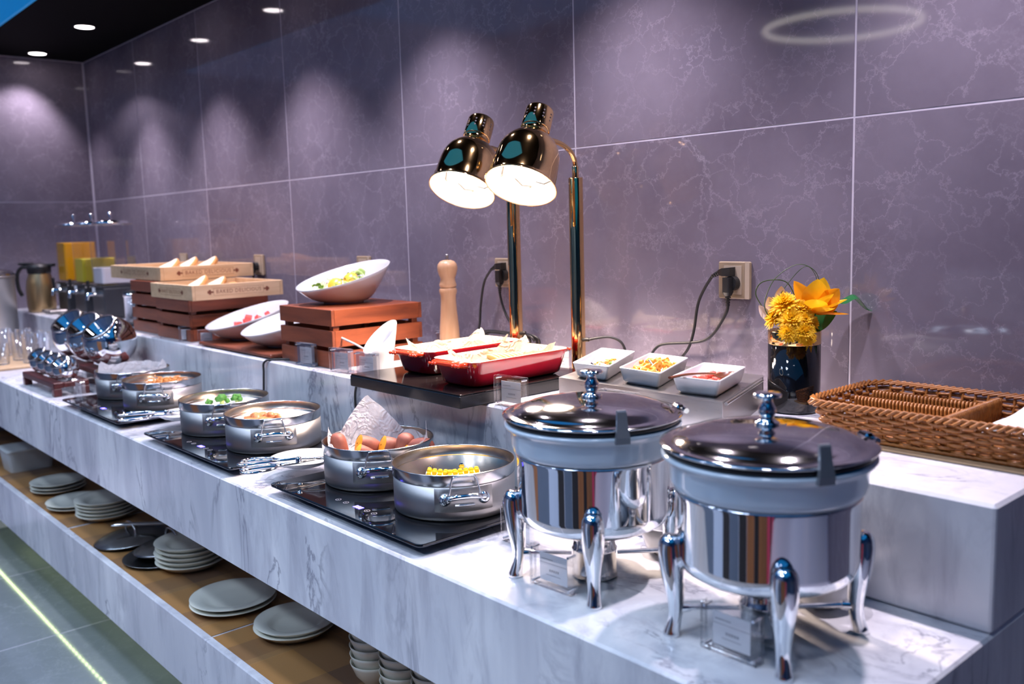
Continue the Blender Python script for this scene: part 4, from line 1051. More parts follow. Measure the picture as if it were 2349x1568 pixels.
# pepper mill
t = thing('pepper_mill', 'tall pale wooden pepper mill by the wall', 'pepper mill', (-2.215, -0.095, ZU + .0005))
part('mill_body', MB().lathe([(0.0, 0), (.030, 0), (.031, .003), (.031, .05), (.0295, .09), (.0255, .135), (.0232, .170), (.0235, .188), (.0265, .198), (.0272, .204), (.0255, .209), (.0235, .212), (0.0, .212)], 36), 'beech', t)
part('mill_head', MB().lathe([(0.0, .2125), (.0225, .2125), (.0255, .216), (.0262, .222), (.0240, .229), (.0222, .236), (.0228, .243), (.0268, .252), (.0300, .264), (.0305, .274), (.0285, .284), (.0215, .292), (.012, .2955), (0.0, .296)], 36), 'beech', t)
part('finial', MB().lathe([(0.0, .296), (.0055, .2962), (.006, .299), (.0035, .302), (.005, .306), (.0055, .310), (.004, .313), (0.0, .314)], 16), 'steel', t)
# ================================================================ VASE AND FLOWERS
VX, VY = -1.018, -0.122
t = thing('flower_vase', 'black glossy cylinder vase with a gold rim band', 'vase', (VX, VY, ZU + .0005))
part('vase_body', MB().lathe([(0.0, 0.0), (0.048, 0.0), (0.0515, 0.002), (0.0525, 0.006), (0.0525, 0.1395), (0.050, 0.1395), (0.050, 0.008), (0.0, 0.007)], 48), 'black_vase', t)
part('gold_band', MB().lathe([(0.0500, 0.1397), (0.0525, 0.1397), (0.0530, 0.141), (0.0530, 0.166), (0.0520, 0.1675), (0.0500, 0.1665), (0.0498, 0.1397)], 48), 'brass', t)
VT = ZU + .173
# view-aligned helper directions: rt runs along the picture, fw away from the camera
rt = Vector((0.665, 0.747, 0)); fw = Vector((-0.747, 0.665, 0))
def vpt(a, b, c): return Vector((VX, VY, VT)) + rt * a + fw * b + Vector((0, 0, c))
def mum(p, r, label, dirn):
    t = thing('chrysanthemum', label, 'flower', p, 0, 'yellow chrysanthemums')
    d = Vector(dirn).normalized(); Q = d.to_track_quat('Z', 'Y').to_matrix().to_4x4()
    mb = MB(); mb.x = Q
    for k in range(6):
        n = 26 - 3 * k; el = radians(-8 + 18 * k)
        for i in range(n):
            a = 2 * pi * (i + .5 * (k % 2)) / n + random.uniform(-.1, .1); e_ = el + random.uniform(-.12, .12); L = r * (1 - .10 * k) * random.uniform(.88, 1.06); w = r * .105
            u = Vector((cos(a) * cos(e_), sin(a) * cos(e_), sin(e_))); s = Vector((-sin(a), cos(a), 0)); nn = u.cross(s) * -1
            mb.add([u * L * .15 - s * w * .5, u * L * .15 + s * w * .5, u * L * .7 + s * w + nn * w * .5, u * L + nn * w * .2, u * L * .7 - s * w + nn * w * .5, u * L * .7 - nn * w * .3], [(0, 5, 4), (0, 1, 5), (1, 2, 5), (2, 3, 5), (3, 4, 5)], 0, True)
    mb.ball((0, 0, -r * .02), r * .35, 10, 6)
    part('petals', mb, 'mum', t, stuff=True)
    part('stem', MB().tube([(0, 0, 0), tuple(-d * r * .6), tuple(Vector((VX, VY, VT - .05)) - Vector(p))], [r * .08] * 3, 6), 'leaf', t)
for (a, b, c, r, lab) in ((-.026, -.020, .050, .034, 'largest yellow chrysanthemum at the top of the cluster'), (-.044, -.008, .022, .025, 'yellow chrysanthemum at the left edge of the cluster'),
                          (-.020, -.046, .022, .029, 'yellow chrysanthemum in the centre of the cluster'), (.002, -.032, .040, .025, 'yellow chrysanthemum beside the orange flower'),
                          (.006, -.050, .020, .024, 'yellow chrysanthemum right of the cluster centre'), (.022, -.036, .014, .020, 'small yellow chrysanthemum hanging at the right over the gold band'),
                          (-.030, -.058, -.004, .021, 'yellow chrysanthemum drooping lowest at the left over the gold band'), (.000, -.064, -.002, .024, 'yellow chrysanthemum drooping lowest in the middle over the gold band'),
                          (.008, -.062, -.014, .018, 'small yellow chrysanthemum lowest of all, below the middle one')):
    d = rt * (a * 12) + fw * (b * 14) + Vector((0, 0, .25 + c * 10)); mum(vpt(a, b, c), r * 1.12, lab, d)
def petal_mb(L, W, curl, cup, tip=.35):
    mb = MB()
    def fn(u, v):
        x = (u - .5) * 2; w = W * (sin(pi * min(1, v * .97 + .03)) ** .75) * (1 - .25 * v)
        z = curl * v * v * L + cup * x * x * w
        return (x * w, v * L, z)
    return mb.grid(fn, 8, 12)
t = thing('golden_blossom', 'large golden orange blossom with broad pointed petals above the vase', 'flower', vpt(.034, -.022, .030))
dirs = [(.00, -.35, 1.0, .072, .031, 'mag'), (.32, .35, 1.0, .076, .027, 'mag'), (-.62, .1, .95, .080, .020, 'mag_o'), (.72, .05, .75, .068, .026, 'mag_o'), (.55, -.5, .62, .056, .029, 'mag'),
        (.95, -.2, .30, .068, .026, 'mag'), (-.22, -.75, .35, .064, .026, 'mag'), (.85, -.45, -.12, .066, .016, 'mag_o'), (.35, -.85, .12, .056, .026, 'mag'), (.12, .2, 1.0, .060, .022, 'mag')]
for (a, b, c, L, W, mt) in dirs:
    d = (rt * a + fw * b + Vector((0, 0, c))).normalized(); axis = Vector((0, 0, 1)) if abs(d.z) < .8 else -fw
    nz = (Vector((0, 0, 1)) - d * d.z) if abs(d.z) < .95 else (fw - d * fw.dot(d)); cen = (rt * .1 + Vector((0, 0, 1))).normalized()
    nz = cen - d * cen.dot(d); nz = nz.normalized() if nz.length > .12 else (fw - d * fw.dot(d)).normalized()
    if d.dot(cen) > .75: nz = (fw * (1 if b < 0 else -1) - d * (fw * (1 if b < 0 else -1)).dot(d)).normalized()
    xx = d.cross(nz).normalized()
    mb = MB(); mb.x = Matrix(((xx.x, d.x, nz.x, 0), (xx.y, d.y, nz.y, 0), (xx.z, d.z, nz.z, 0), (0, 0, 0, 1)))
    src = petal_mb(L, W, .12, .35); mb.add(src.v, src.f)
    part('petal', mb, mt, t)
part('stem', MB().tube([(0, 0, 0), tuple(Vector((VX, VY, VT - .06)) - vpt(.034, -.022, .030))], .003, 8), 'leaf', t)
def flat_petal(nm, p, d, L, W, mt, label, cat, side=None, curl=.15, cup=.3):
    d = d.normalized(); s = (side or -fw); nz = (s - d * s.dot(d)).normalized(); xx = d.cross(nz).normalized()
    mb = MB(); mb.x = Matrix(((xx.x, d.x, nz.x, 0), (xx.y, d.y, nz.y, 0), (xx.z, d.z, nz.z, 0), (0, 0, 0, 1)))
    src = petal_mb(L, W, curl, cup); mb.add(src.v, src.f)
    o = part(nm, mb, mt, None, p); tag(o, label, cat)
flat_petal('white_petal', vpt(-.030, .006, .040), rt * .05 + Vector((0, 0, 1)), .046, .015, 'white_petal', 'white petal rising behind the yellow cluster', 'flower')
flat_petal('white_petal', vpt(-.048, .008, .014), -rt * .6 + Vector((0, 0, .8)), .042, .011, 'white_petal', 'white petal sticking out at the far left of the bouquet', 'flower')
flat_petal('peach_petal', vpt(-.040, .012, .030), -rt * .35 + Vector((0, 0, 1)), .036, .015, 'bread', 'peach coloured petal left behind the yellow cluster', 'flower')
mb = MB()
def lf(u, v):
    x = (u - .5) * 2; w = .022 * sin(pi * min(1, .06 + v * .94)) ** .7
    p = rt * (v * .098) + fw * (x * w) + Vector((0, 0, .020 * sin(pi * v * 1.05) + .006 * sin(11 * v + 1) - .010 * v - .35 * abs(x) * w))
    return tuple(p)
mb.grid(lf, 8, 20); o = part('anthurium_leaf', mb, 'leaf', None, vpt(.062, .002, .046)); tag(o, 'glossy dark green leaf reaching to the right of the bouquet', 'leaf')
mb = MB()
def lf2(u, v):
    x = (u - .5) * 2; w = .020 * sin(pi * min(1, .06 + v * .94)) ** .7
    return tuple(rt * (v * .070) + (fw * .6 + Vector((0, 0, .8))) * (x * w) + Vector((0, 0, .028 * v * v)))
mb.grid(lf2, 8, 14); o = part('green_leaf', mb, 'leaf', None, vpt(.012, -.014, .004)); tag(o, 'dark green leaf under the golden blossom at the vase rim', 'leaf')
o = part('twig', MB().tube([vpt(.04, 0, .022), vpt(.085, .0, .043)], .0022, 8), 'stemwood'); tag(o, 'short pale twig sticking out below the green leaf', 'twig')
for (pts, lab) in (([(-.052, -.012, .018), (-.062, 0, .050), (-.040, .005, .100), (.006, .008, .128), (.040, .006, .116), (.052, .004, .085), (.050, .002, .04)], 'tall looping dark grass blade, outer one'),
                   ([(-.040, -.02, .024), (-.044, -.004, .044), (-.012, .004, .092), (.022, .006, .124), (.042, .006, .108), (.047, .004, .08), (.045, .002, .04)], 'tall looping dark grass blade, inner one'),
                   ([(-.056, .012, .032), (-.076, .014, .068), (-.066, .014, .092), (-.036, .012, .098), (-.012, .01, .090), (.004, .008, .06)], 'low looping dark grass blade at the left of the bouquet')):
    o = part('grass_blade', MB().tube([vpt(*p) for p in smooth_path(pts, 8)], .00115, 6, flat=(1, .6)), 'grass'); tag(o, lab, 'grass')

# ================================================================ WICKER BASKET
t = thing('wicker_basket', 'long brown wicker cutlery basket with divided compartments', 'basket', (-0.62, -0.185, ZU + .0045))
def rect_path(hx, hy, r, n):
    """closed rounded rectangle sampled by arc length: (point, outward normal)"""
    segs = []; per = 2 * (2 * hx - 2 * r) + 2 * (2 * hy - 2 * r) + 2 * pi * r; out = []
    sl = [(2 * hy - 2 * r), pi * r / 2, (2 * hx - 2 * r), pi * r / 2] * 2
    for i in range(n):
        s = per * i / n; k = 0
        while s > sl[k]: s -= sl[k]; k += 1
        c = [(hx, -hy + r), (hx - r, hy - r), (hx - r, hy), (-hx + r, hy - r), (-hx, hy - r), (-hx + r, -hy + r), (-hx + r, -hy), (hx - r, -hy + r)][k]
        if k in (0, 2, 4, 6):
            d = [(0, 1), 0, (-1, 0), 0, (0, -1), 0, (1, 0)][k]; nn = [(1, 0), 0, (0, 1), 0, (-1, 0), 0, (0, -1)][k]
            out.append((Vector((c[0] + d[0] * s, c[1] + d[1] * s, 0)), Vector((nn[0], nn[1], 0))))
        else:
            a = [0, 0, 0, pi / 2, 0, pi, 0, 1.5 * pi][k] + s / r; out.append((Vector((c[0] + r * cos(a), c[1] + r * sin(a), 0)), Vector((cos(a), sin(a), 0))))
    return out, per
HX, HY = 0.235, 0.110
rows = 8
for r_ in range(rows):
    z = 0.007 + r_ * 0.0066; fl_ = 1 + .0
    hx = HX + .020 * (z / .06); hy = HY + .020 * (z / .06)
    P, per = rect_path(hx, hy, .035, 420); nst = 62
    mb = MB(); pts = []
    for i, (p, nn) in enumerate(P):
        ph = i / 420 * nst * pi + (pi if r_ % 2 else 0)
        pts.append(p + nn * (.0042 * sin(ph)) + Vector((0, 0, z + .0008 * sin(ph * .5))))
    mb.tube(pts, .0030, 6, closed=True, flat=(1.15, .8)); part('weave_row', mb, 'wicker', t)
mb = MB(); P, per = rect_path(HX + .010, HY + .010, .035, 62)
for (p, nn) in P: mb.tube([p - nn * .010, p - nn * .001 + Vector((0, 0, .03)), p + nn * .009 + Vector((0, 0, .062))], .0026, 5)
part('stakes', mb, 'wicker', t, stuff=True)
mb = MB(); P, per = rect_path(HX + .022, HY + .022, .040, 110)
for i in range(110):
    p0, n0 = P[i]; p1, n1 = P[(i + 1) % 110]; p2, n2 = P[(i + 3) % 110]
    mb.tube([p0 + n0 * .0075 + Vector((0, 0, .057)), p1 + n1 * .003 + Vector((0, 0, .0665)), p2 - n2 * .006 + Vector((0, 0, .0605))], [.0026, .0034, .0026], 6)
part('braided_rim', mb, 'wicker', t, stuff=True)
mb = MB(); P, per = rect_path(HX + .004, HY + .004, .035, 110)
for i in range(110):
    p0, n0 = P[i]; p1, n1 = P[(i + 1) % 110]; p2, n2 = P[(i + 3) % 110]
    mb.tube([p0 - n0 * .001 + Vector((0, 0, .001)), p1 + n1 * .004 + Vector((0, 0, .005)), p2 + n2 * .001 + Vector((0, 0, .0015))], [.0022, .0028, .0022], 5)
part('braided_foot', mb, 'wicker', t, stuff=True)
mb = MB()
for i in range(46):
    y = -HY + .004 + i * (2 * HY - .008) / 45; mb.tube([(-HX, y, .004), (HX, y, .004)], .0024, 5)
part('woven_base', mb, 'wicker', t, stuff=True)
def divider(a, b, h, nm='divider'):
    mb = MB(); a = Vector(a); b = Vector(b); n = int((b - a).length / .0066); u = (b - a).normalized(); w = Vector((-u.y, u.x, 0))
    for i in range(n + 1):
        p = a + (b - a) * i / n
        pts = [p + w * .0045 + Vector((0, 0, .008)), p + w * .0050 + Vector((0, 0, h - .006)), p + w * .003 + Vector((0, 0, h)), p - w * .003 + Vector((0, 0, h)), p - w * .0050 + Vector((0, 0, h - .006)), p - w * .0045 + Vector((0, 0, .008))]
        mb.tube(pts, .0026, 5)
    mb.tube([a + Vector((0, 0, h - .004)), b + Vector((0, 0, h - .004))], .003, 6)
    part(nm, mb, 'wicker', t)
divider((-.226, .0, 0), (-.026, .0, 0), .055); divider((-.228, .072, 0), (-.026, .072, 0), .055); divider((-.017, -.108, 0), (-.017, .112, 0), .060)
o = part('basket_board', MB().box(-0.70 - .19, -0.476 - .0, -0.322, -0.045, ZU + .0004, ZU + .0040, .0006), 'bamboo'); tag(o, 'thin tan board under the wicker basket', 'board')
for k in range(3):
    o = part('paper_napkin', MB().grid(lambda u, v: ((u - .5) * .085, (v - .5) * .15, .030 * (1 - (2 * u - 1) ** 2) * .3 + .030 * v + .002 * sin(9 * v)), 10, 12), 'card', None, (-0.530, -0.205, ZU + .040 + .0045 * k), (0, 0, radians(-12)), key='napk')
    tag(o, 'one of the stacked white paper napkins in the right end of the basket', 'napkin', 'napkins in the basket')

# ================================================================ SOCKETS, PLUGS, CORDS
def socket(x, label):
    t = thing('wall_socket', label, 'socket', (x, -.0003, 1.3565), 0, 'wall sockets')
    part('cover_plate', lambda: MB().box(-.043, .043, -.0085, 0, -.043, .043, .0025), 'socket', t, key='so1')
    part('inner_plate', lambda: MB().box(-.0275, .0215, -.0098, -.0086, -.033, .034, .001), 'socket_in', t, key='so2')
    part('edge_strip', lambda: MB().box(.0300, .0425, -.0100, -.0086, -.043, .043, .001), 'socket_in', t, key='so3')
    return t
SX = (-1.245, -2.052, -2.822, -3.644, -4.455)
for x, l in zip(SX, ('beige wall socket above the white dishes, with two black plugs', 'beige wall socket behind the left lamp post, with two black plugs', 'beige wall socket above the white salad bowl', 'beige wall socket right of the bread trays', 'beige wall socket behind the rear bread tray')):
    socket(x, l)
def plug_up(x, z, path, lab):
    """flat plug lying along the wall: body to the left"""
    t = thing('power_plug', lab, 'plug', (x, -.011, z), 0, 'black plugs')
    mb = MB()
    mb.loft([[(.012, -y, q) for (y, q) in ((0, -.009), (0, .011), (.022, .011), (.022, -.009))], [(-.010, -y, q) for (y, q) in ((0, -.009), (0, .009), (.022, .009), (.022, -.009))], [(-.022, -y - .004, q - .001) for (y, q) in ((0, -.006), (0, .006), (.014, .006), (.014, -.006))]], smooth=False)
    part('plug_body', mb, 'rubber', t)
    mb = MB()
    for i in range(4): mb.tube([(-.023 - i * .0055, -.012, -.0015 - i * .0025), (-.0265 - i * .0055, -.012, -.003 - i * .0025)], .0062 - i * .0006, 10)
    part('strain_relief', mb, 'rubber', t)
    part('cord', MB().tube(smooth_path([(-.022, -.012, -.001), (-.044, -.012, -.012)] + path, 6), .0035, 8), 'rubber', t)
def plug_down(x, z, path, lab):
    t = thing('power_plug', lab, 'plug', (x, -.011, z), 0, 'black plugs')
    mb = MB(); mb.loft([[(q * .017, -y, .017 * w) for (q, w) in [(cos(a), sin(a)) for a in [2 * pi * j / 20 for j in range(20)]]] for y in (0, .016)], smooth=False)
    mb.loft([rrect(-.013, .006, -.030, -.008, .004, zz, 2) for zz in (.014, -.020)], smooth=False)
    mb.loft([rrect(-.013, .006, -.030, -.008, .004, -.020, 2), rrect(-.010, .003, -.026, -.012, .003, -.028, 2)], smooth=False)
    part('plug_body', mb, 'rubber', t)
    mb = MB()
    for i in range(4): mb.tube([(-.0035, -.019, -.029 - i * .006), (-.0035, -.019, -.033 - i * .006)], .0066 - i * .0006, 10)
    part('strain_relief', mb, 'rubber', t)
    part('cord', MB().tube(smooth_path([(-.0035, -.019, -.026), (-.0035, -.019, -.054)] + path, 6), .0035, 8), 'rubber', t)
x, z = -1.252, 1.376
plug_up(x, z, [(-.080, -.014, -.070), (-.094, -.016, -.144), (-.113, -.018, -.192), (-.160, -.020, -.236), (-.20, -.03, -.266), (-.26, -.04, -.2705)], 'upper black plug in the socket above the white dishes')
x, z = -1.243, 1.350
plug_down(x, z, [(-.012, -.019, -.075), (-.040, -.019, -.115), (-.070, -.017, -.136), (-.11, -.017, -.145), (-.185, -.017, -.154), (-.215, -.02, -.166), (-.235, -.03, -.20), (-.25, -.05, -.246), (-.33, -.04, -.2445)], 'lower black plug in the socket above the white dishes')
x, z = -2.052, 1.376
plug_up(x, z, [(-.075, -.014, -.050), (-.092, -.016, -.12), (-.102, -.018, -.19), (-.14, -.025, -.245), (-.20, -.03, -.2705), (-.3, -.06, -.2705)], 'upper black plug in the socket behind the left lamp post')
x, z = -2.046, 1.350
pa = [(.006, -.019, -.085), (.024, -.019, -.118), (.06, -.02, -.155), (.10, -.02, -.17)]
plug_down(x, z, pa, 'lower black plug in the socket behind the left lamp post')
pts = []
for i in range(60):
    a = 2 * pi * i / 60 * 4; k = 1 + .12 * sin(a * .37 + 1); pts.append((-1.995 + .108 * k * cos(a) * (1 if i % 2 else .985), -.045 - .010 * cos(a * .5 + i * .02) - .004 * sin(3 * a), ZU + .058 + .036 * k * sin(a) + .012 * cos(2 * a)))
t = tag(part('coiled_cord', MB().tube(smooth_path(pts, 3), .0034, 7), 'rubber'), 'bundle of coiled black cord at the wall behind the lamp posts', 'cord')
t = tag(part('lamp_cord', MB().tube(smooth_path([(-1.6305, -.091, ZU + .0975), (-1.612, -.080, ZU + .102), (-1.585, -.060, ZU + .104), (-1.560, -.045, ZU + .090), (-1.548, -.04, ZU + .055), (-1.545, -.04, ZU + .012), (-1.53, -.045, ZU + .0042), (-1.50, -.05, ZU + .0042)], 6), .0034, 8), 'rubber'), 'short black cord arching from the foot of the right lamp post', 'cord')
x, z = -2.826, 1.352
plug_up(x, z, [(-.06, -.014, -.05), (-.07, -.016, -.12), (-.075, -.018, -.25)], 'black plug above the white salad bowl')
plug_down(-3.652, 1.350, [(-.004, -.019, -.10), (-.01, -.02, -.18), (-.03, -.022, -.2445)], 'black plug in the socket right of the bread trays')
t = tag(part('hob_cord', MB().tube(smooth_path([(-2.45, -.40, ZU + .0045), (-2.52, -.44, ZU + .0042), (-2.585, -.485, ZU + .0040), (-2.622, -.509, ZU - .004), (-2.632, -.5095, ZU - .04), (-2.640, -.5095, ZU - .10), (-2.646, -.512, ZU - .15), (-2.64, -.525, ZU - .182)], 6), .0034, 8), 'rubber'), 'black cord hanging over the ledge edge left of the salad crate', 'cord')

# ================================================================ FAR END: DISPENSER, FLASK, URN, GLASSES, RACKS
t = thing('juice_dispenser', 'triple clear juice dispenser with chrome lids on black bases', 'drink dispenser', (0, 0, ZU + .0005))
for i, (x, lv, mt) in enumerate(((-5.190, .205, 'juice_o'), (-4.900, .125, 'juice_y'), (-4.620, .085, 'milk'))):
    w, d = .074, .085; y = -.285; zb_ = .160
    part('base_box', MB().box(x - w - .012, x + w + .012, y - d, y + d, .006, zb_ - .012, .006), 'dark_plastic', t)
    part('drip_tray', MB().box(x - w, x + w, y - d - .090, y - d - .004, .004, .018, .003), 'steel', t)
    part('tank', MB().box(x - w, x + w, y - d, y + d, zb_, .452, .006, rc=.016, seg=3), 'tank', t)
    part('juice', MB().box(x - w + .006, x + w - .006, y - d + .006, y + d - .006, zb_ + .008, zb_ + lv, .003, rc=.012), mt, t)
    part('collar', MB().box(x - w - .004, x + w + .004, y - d - .004, y + d + .004, zb_ - .0118, zb_ - .0004, .002), 'dark_plastic', t)
    ld = part('lid', MB().lathe([(0.083, .4525), (.084, .4555), (.080, .462), (.05, .471), (.0, .475)], 36, (x, y, 0), cap0=True), 'chrome', t)
    part('lid_knob', MB().lathe([(.006, .474), (.005, .488), (.010, .494), (.012, .502), (.008, .509), (0, .511)], 16, (x, y, 0)), 'chrome', ld)
    tp = part('tap', MB().tube([(x, y - d - .001, .118), (x, y - d - .045, .118), (x, y - d - .05, .092)], [.011, .012, .009], 10), 'chrome', t)
    part('tap_lever', MB().tube([(x, y - d - .04, .13), (x, y - d - .042, .185)], [.006, .008], 8), 'rubber', tp)
    part('label_card', MB().box(x - .070, x - .028, y - d - .003, y - d - .0006, .122, .152), 'card', t)
t = thing('vacuum_flask', 'gold vacuum jug with black handle and lid', 'jug', (-5.385, -0.425, ZU + .0005), radians(50))
part('jug_body', MB().lathe([(0.0, 0), (.066, 0), (.068, .004), (.072, .03), (.072, .12), (.066, .165), (.056, .196), (.054, .204)], 36), 'gold_flask', t)
part('jug_lid', MB().lathe([(.054, .2042), (.058, .208), (.060, .235), (.055, .250), (.03, .258), (0, .259)], 32), 'rubber', t)
part('spout', MB().box(.045, .085, -.016, .016, .238, .256, .004), 'rubber', t)
part('handle', MB().tube(smooth_path([(-.050, 0, .236), (-.090, 0, .238), (-.118, 0, .20), (-.118, 0, .13), (-.100, 0, .085)], 6), .010, 10), 'rubber', t)
part('thumb_lever', MB().box(-.105, -.03, -.012, .012, .250, .264, .004), 'rubber', t)
part('hang_tag', MB().box(.068, .071, .02, .05, .09, .16), 'card', t)
t = thing('drink_urn', 'tall steel urn cut by the left frame edge', 'urn', (-5.30, -0.70, ZL + .0005))
part('urn_body', MB().lathe([(0, 0), (.12, 0), (.13, .006), (.13, .375), (.134, .38), (.134, .392), (.12, .40)], 40), 'steel', t)
part('urn_lid', MB().lathe([(.132, .393), (.134, .40), (.115, .42), (.05, .432), (0, .435)], 40), 'steel_band', t)
part('lid_handle', MB().tube(smooth_path([(-.03, 0, .434), (-.02, 0, .49), (.03, -.02, .52), (.075, -.03, .48), (.09, -.03, .45)], 5), .012, 10), 'rubber', t)
t = thing('clear_jar', 'clear jar with chrome bands beside the bread crates', 'jar', (-4.13, -0.36, ZU + .0005))
part('jar_body', MB().lathe([(0, 0), (.050, 0), (.052, .004), (.052, .13), (.050, .13), (.050, .006), (0, .006)], 32), 'glass', t)
part('band', MB().lathe([(.051, .128), (.055, .129), (.055, .142), (.051, .143)], 32), 'chrome', t); part('jar_lid', MB().lathe([(.054, .1435), (.054, .150), (.03, .156), (0, .157)], 32), 'dark_plastic', t)
part('foot_ring', MB().lathe([(.0535, .0), (.056, .002), (.056, .012), (.0535, .013)], 32), 'dark_plastic', t)
o = part('bamboo_board', MB().box(-5.05, -4.52, -.86, -.60, ZL + .0005, ZL + .0125, .003), 'bamboo'); tag(o, 'bamboo board carrying the drinking glasses', 'board')
def tumbler(x, y, r, h, lab):
    def f(): return MB().lathe([(0, 0), (r * .84, 0), (r * .88, .003), (r, h - .001), (r - .0008, h), (r - .002, h - .001), (r * .86, .012), (0, .010)], 28)
    o = part('drinking_glass', f, 'glass', None, (x, y, ZL + .0128), key='tum%d' % (h * 1000)); tag(o, lab, 'glass', 'drinking glasses on the bamboo board')
for (x, y, h, l) in ((-4.66, -.800, .098, 'short clear glass nearest the front of the bamboo board'), (-4.86, -.790, .098, 'short clear glass at the left edge of the frame'), (-4.62, -.690, .135, 'tall clear glass in the middle of the front row on the bamboo board'),
                     (-4.76, -.700, .135, 'tall clear glass behind the short ones'), (-4.60, -.640, .135, 'tall clear glass nearest the steel balls'), (-4.73, -.635, .135, 'tall clear glass in the back row, middle'), (-4.88, -.650, .135, 'tall clear glass in the back row, leftmost'), (-4.99, -.71, .135, 'tall clear glass farthest along the bamboo board')):
    tumbler(x, y, .036, h, l)
def rack(x, y, n, r, sp, zc, label, glabel, W, D, hi):
    t = thing('wooden_rack', label, 'rack', (x, y, ZL + .0005))
    part('top_rail', MB().box(0, W, 0, D * .30, hi - .022, hi, .003), 'rosewood', t); part('top_rail', MB().box(0, W, D * .70, D, hi - .022, hi, .003), 'rosewood', t)
    for q in (0, W - .024): part('cross_bar', MB().box(q, q + .024, D * .301, D * .699, hi - .020, hi - .002, .002), 'rosewood', t)
    for q in (.0, W - .03):
        for e_ in (0, D - .028): part('foot', MB().box(q, q + .03, e_, e_ + .028, 0, hi - .0222, .002), 'rosewood', t)
    for k in range(n):
        cx = x + W / 2 + (k - (n - 1) / 2) * sp
        b = thing('steel_ball_bowl', glabel[k], 'bowl', (cx, y + D / 2, zc), 0, 'mirror steel ball bowls')
        E = (radians(38), radians(0), radians(20))
        part('ball_shell', lambda: MB().lathe([(r * sin(a), -r * cos(a)) for a in [pi * q / 22 for q in range(0, 18)]] + [(r * sin(pi * 17 / 22) - .002, -r * cos(pi * 17 / 22) - .001), (r * .55, r * .45), (0, r * .2)], 40), 'chrome', b, rot=E, key='bl%d' % (r * 1000))
        part('lip', lambda: MB().lathe([(r * sin(pi * 17 / 22) - .003, r * .757), (r * sin(pi * 17 / 22) + .004, r * .757), (r * sin(pi * 17 / 22) + .004, r * .757 + .004), (r * sin(pi * 17 / 22) - .003, r * .757 + .004)], 36), 'steel_band', b, rot=E, key='bp%d' % (r * 1000))
rack(-4.035, -0.865, 4, .047, .104, ZL + .0945, 'small dark red wooden rack carrying four small steel balls', ['small mirror steel ball bowl, leftmost of four', 'small mirror steel ball bowl, second from the left', 'small mirror steel ball bowl, third from the left', 'small mirror steel ball bowl, rightmost of four'], .43, .125, .052)
rack(-4.21, -0.715, 3, .098, .205, ZL + .179, 'larger dark red wooden rack carrying three big steel balls', ['large mirror steel ball bowl, leftmost of three', 'large mirror steel ball bowl, middle of three', 'large mirror steel ball bowl, rightmost of three'], .66, .17, .085)

# ================================================================ TONGS ON PLATES
def plate_mb(r, h=.018, well=.68):
    return MB().lathe([(0, 0), (r * .58, 0), (r * .60, .002), (r * .78, .006), (r * .98, h - .003), (r, h - .0005), (r * .985, h), (r * .80, h - .0035), (r * .71, h - .0055), (r * .66, h - .008), (r * .58, h * .42), (r * .50, .0058), (0, .0048)], 48)
def tongs(x, y, z, rz, label, tilt=4):
    t = thing('serving_tongs', label, 'tongs', (x, y, z), radians(rz), 'steel serving tongs')
    # scissor tongs: loops at -x, blades at +x
    for s in (-1, 1):
        mb = MB()
        lp = [(-.012, .004 * s, 0), (-.060, .010 * s, 0), (-.075, .030 * s, 0), (-.115, .040 * s, 0), (-.140, .030 * s, 0), (-.142, .016 * s, 0), (-.125, .008 * s, 0), (-.085, .006 * s, 0), (-.060, .008 * s, 0)]
        mb.tube(smooth_path([(a, b, c + .004 * (s + 1)) for a, b, c in lp], 5), .0030, 8)
        part('grip_loop', mb, 'chrome', t)
        mb = MB()
        mb.tube([(-.012, .004 * s, .004 * (s + 1)), (.03, -.012 * s, .004 * (s + 1)), (.058, -.020 * s, .003 * (s + 1))], [.0034, .0034, .004], 8, flat=(.6, 1.2))
        mb.grid(lambda u, v: (.055 + v * .07, -.020 * s + (u - .5) * .022 * sin(pi * min(1, .18 + v * .82)) ** .6, .004 * (s + 1) * .7 + .006 * (2 * u - 1) ** 2), 8, 10)
        part('blade', mb, 'steel_band', t)
    part('pivot', MB().lathe([(.0065, 0), (.0065, .013), (.004, .015), (0, .015)], 12, (-.012, 0, -.002)), 'chrome', t)
o = tag(part('tong_plate', plate_mb(.083), 'porcelain', None, (-1.966, -.712, ZL + .0006)), 'white plate holding tongs between the nearest and middle hobs', 'plate', 'tong plates')
o.location = (-1.950, -.752, ZL + .0285)
o2 = tag(part('tong_plate', plate_mb(.078), 'porcelain', None, (-2.722, -.735, ZL + .0285)), 'white plate holding tongs between the middle and farthest hobs', 'plate', 'tong plates')
tongs(-1.905, -.775, ZL + .046, 62, 'steel tongs on the nearer tong plate, upper pair')
tongs(-1.872, -.795, ZL + .056, 74, 'steel tongs on the nearer tong plate, crossing over the upper pair')
tongs(-2.705, -.765, ZL + .046, 60, 'steel tongs on the farther tong plate, upper pair')
tongs(-2.680, -.790, ZL + .056, 72, 'steel tongs on the farther tong plate, crossing over')

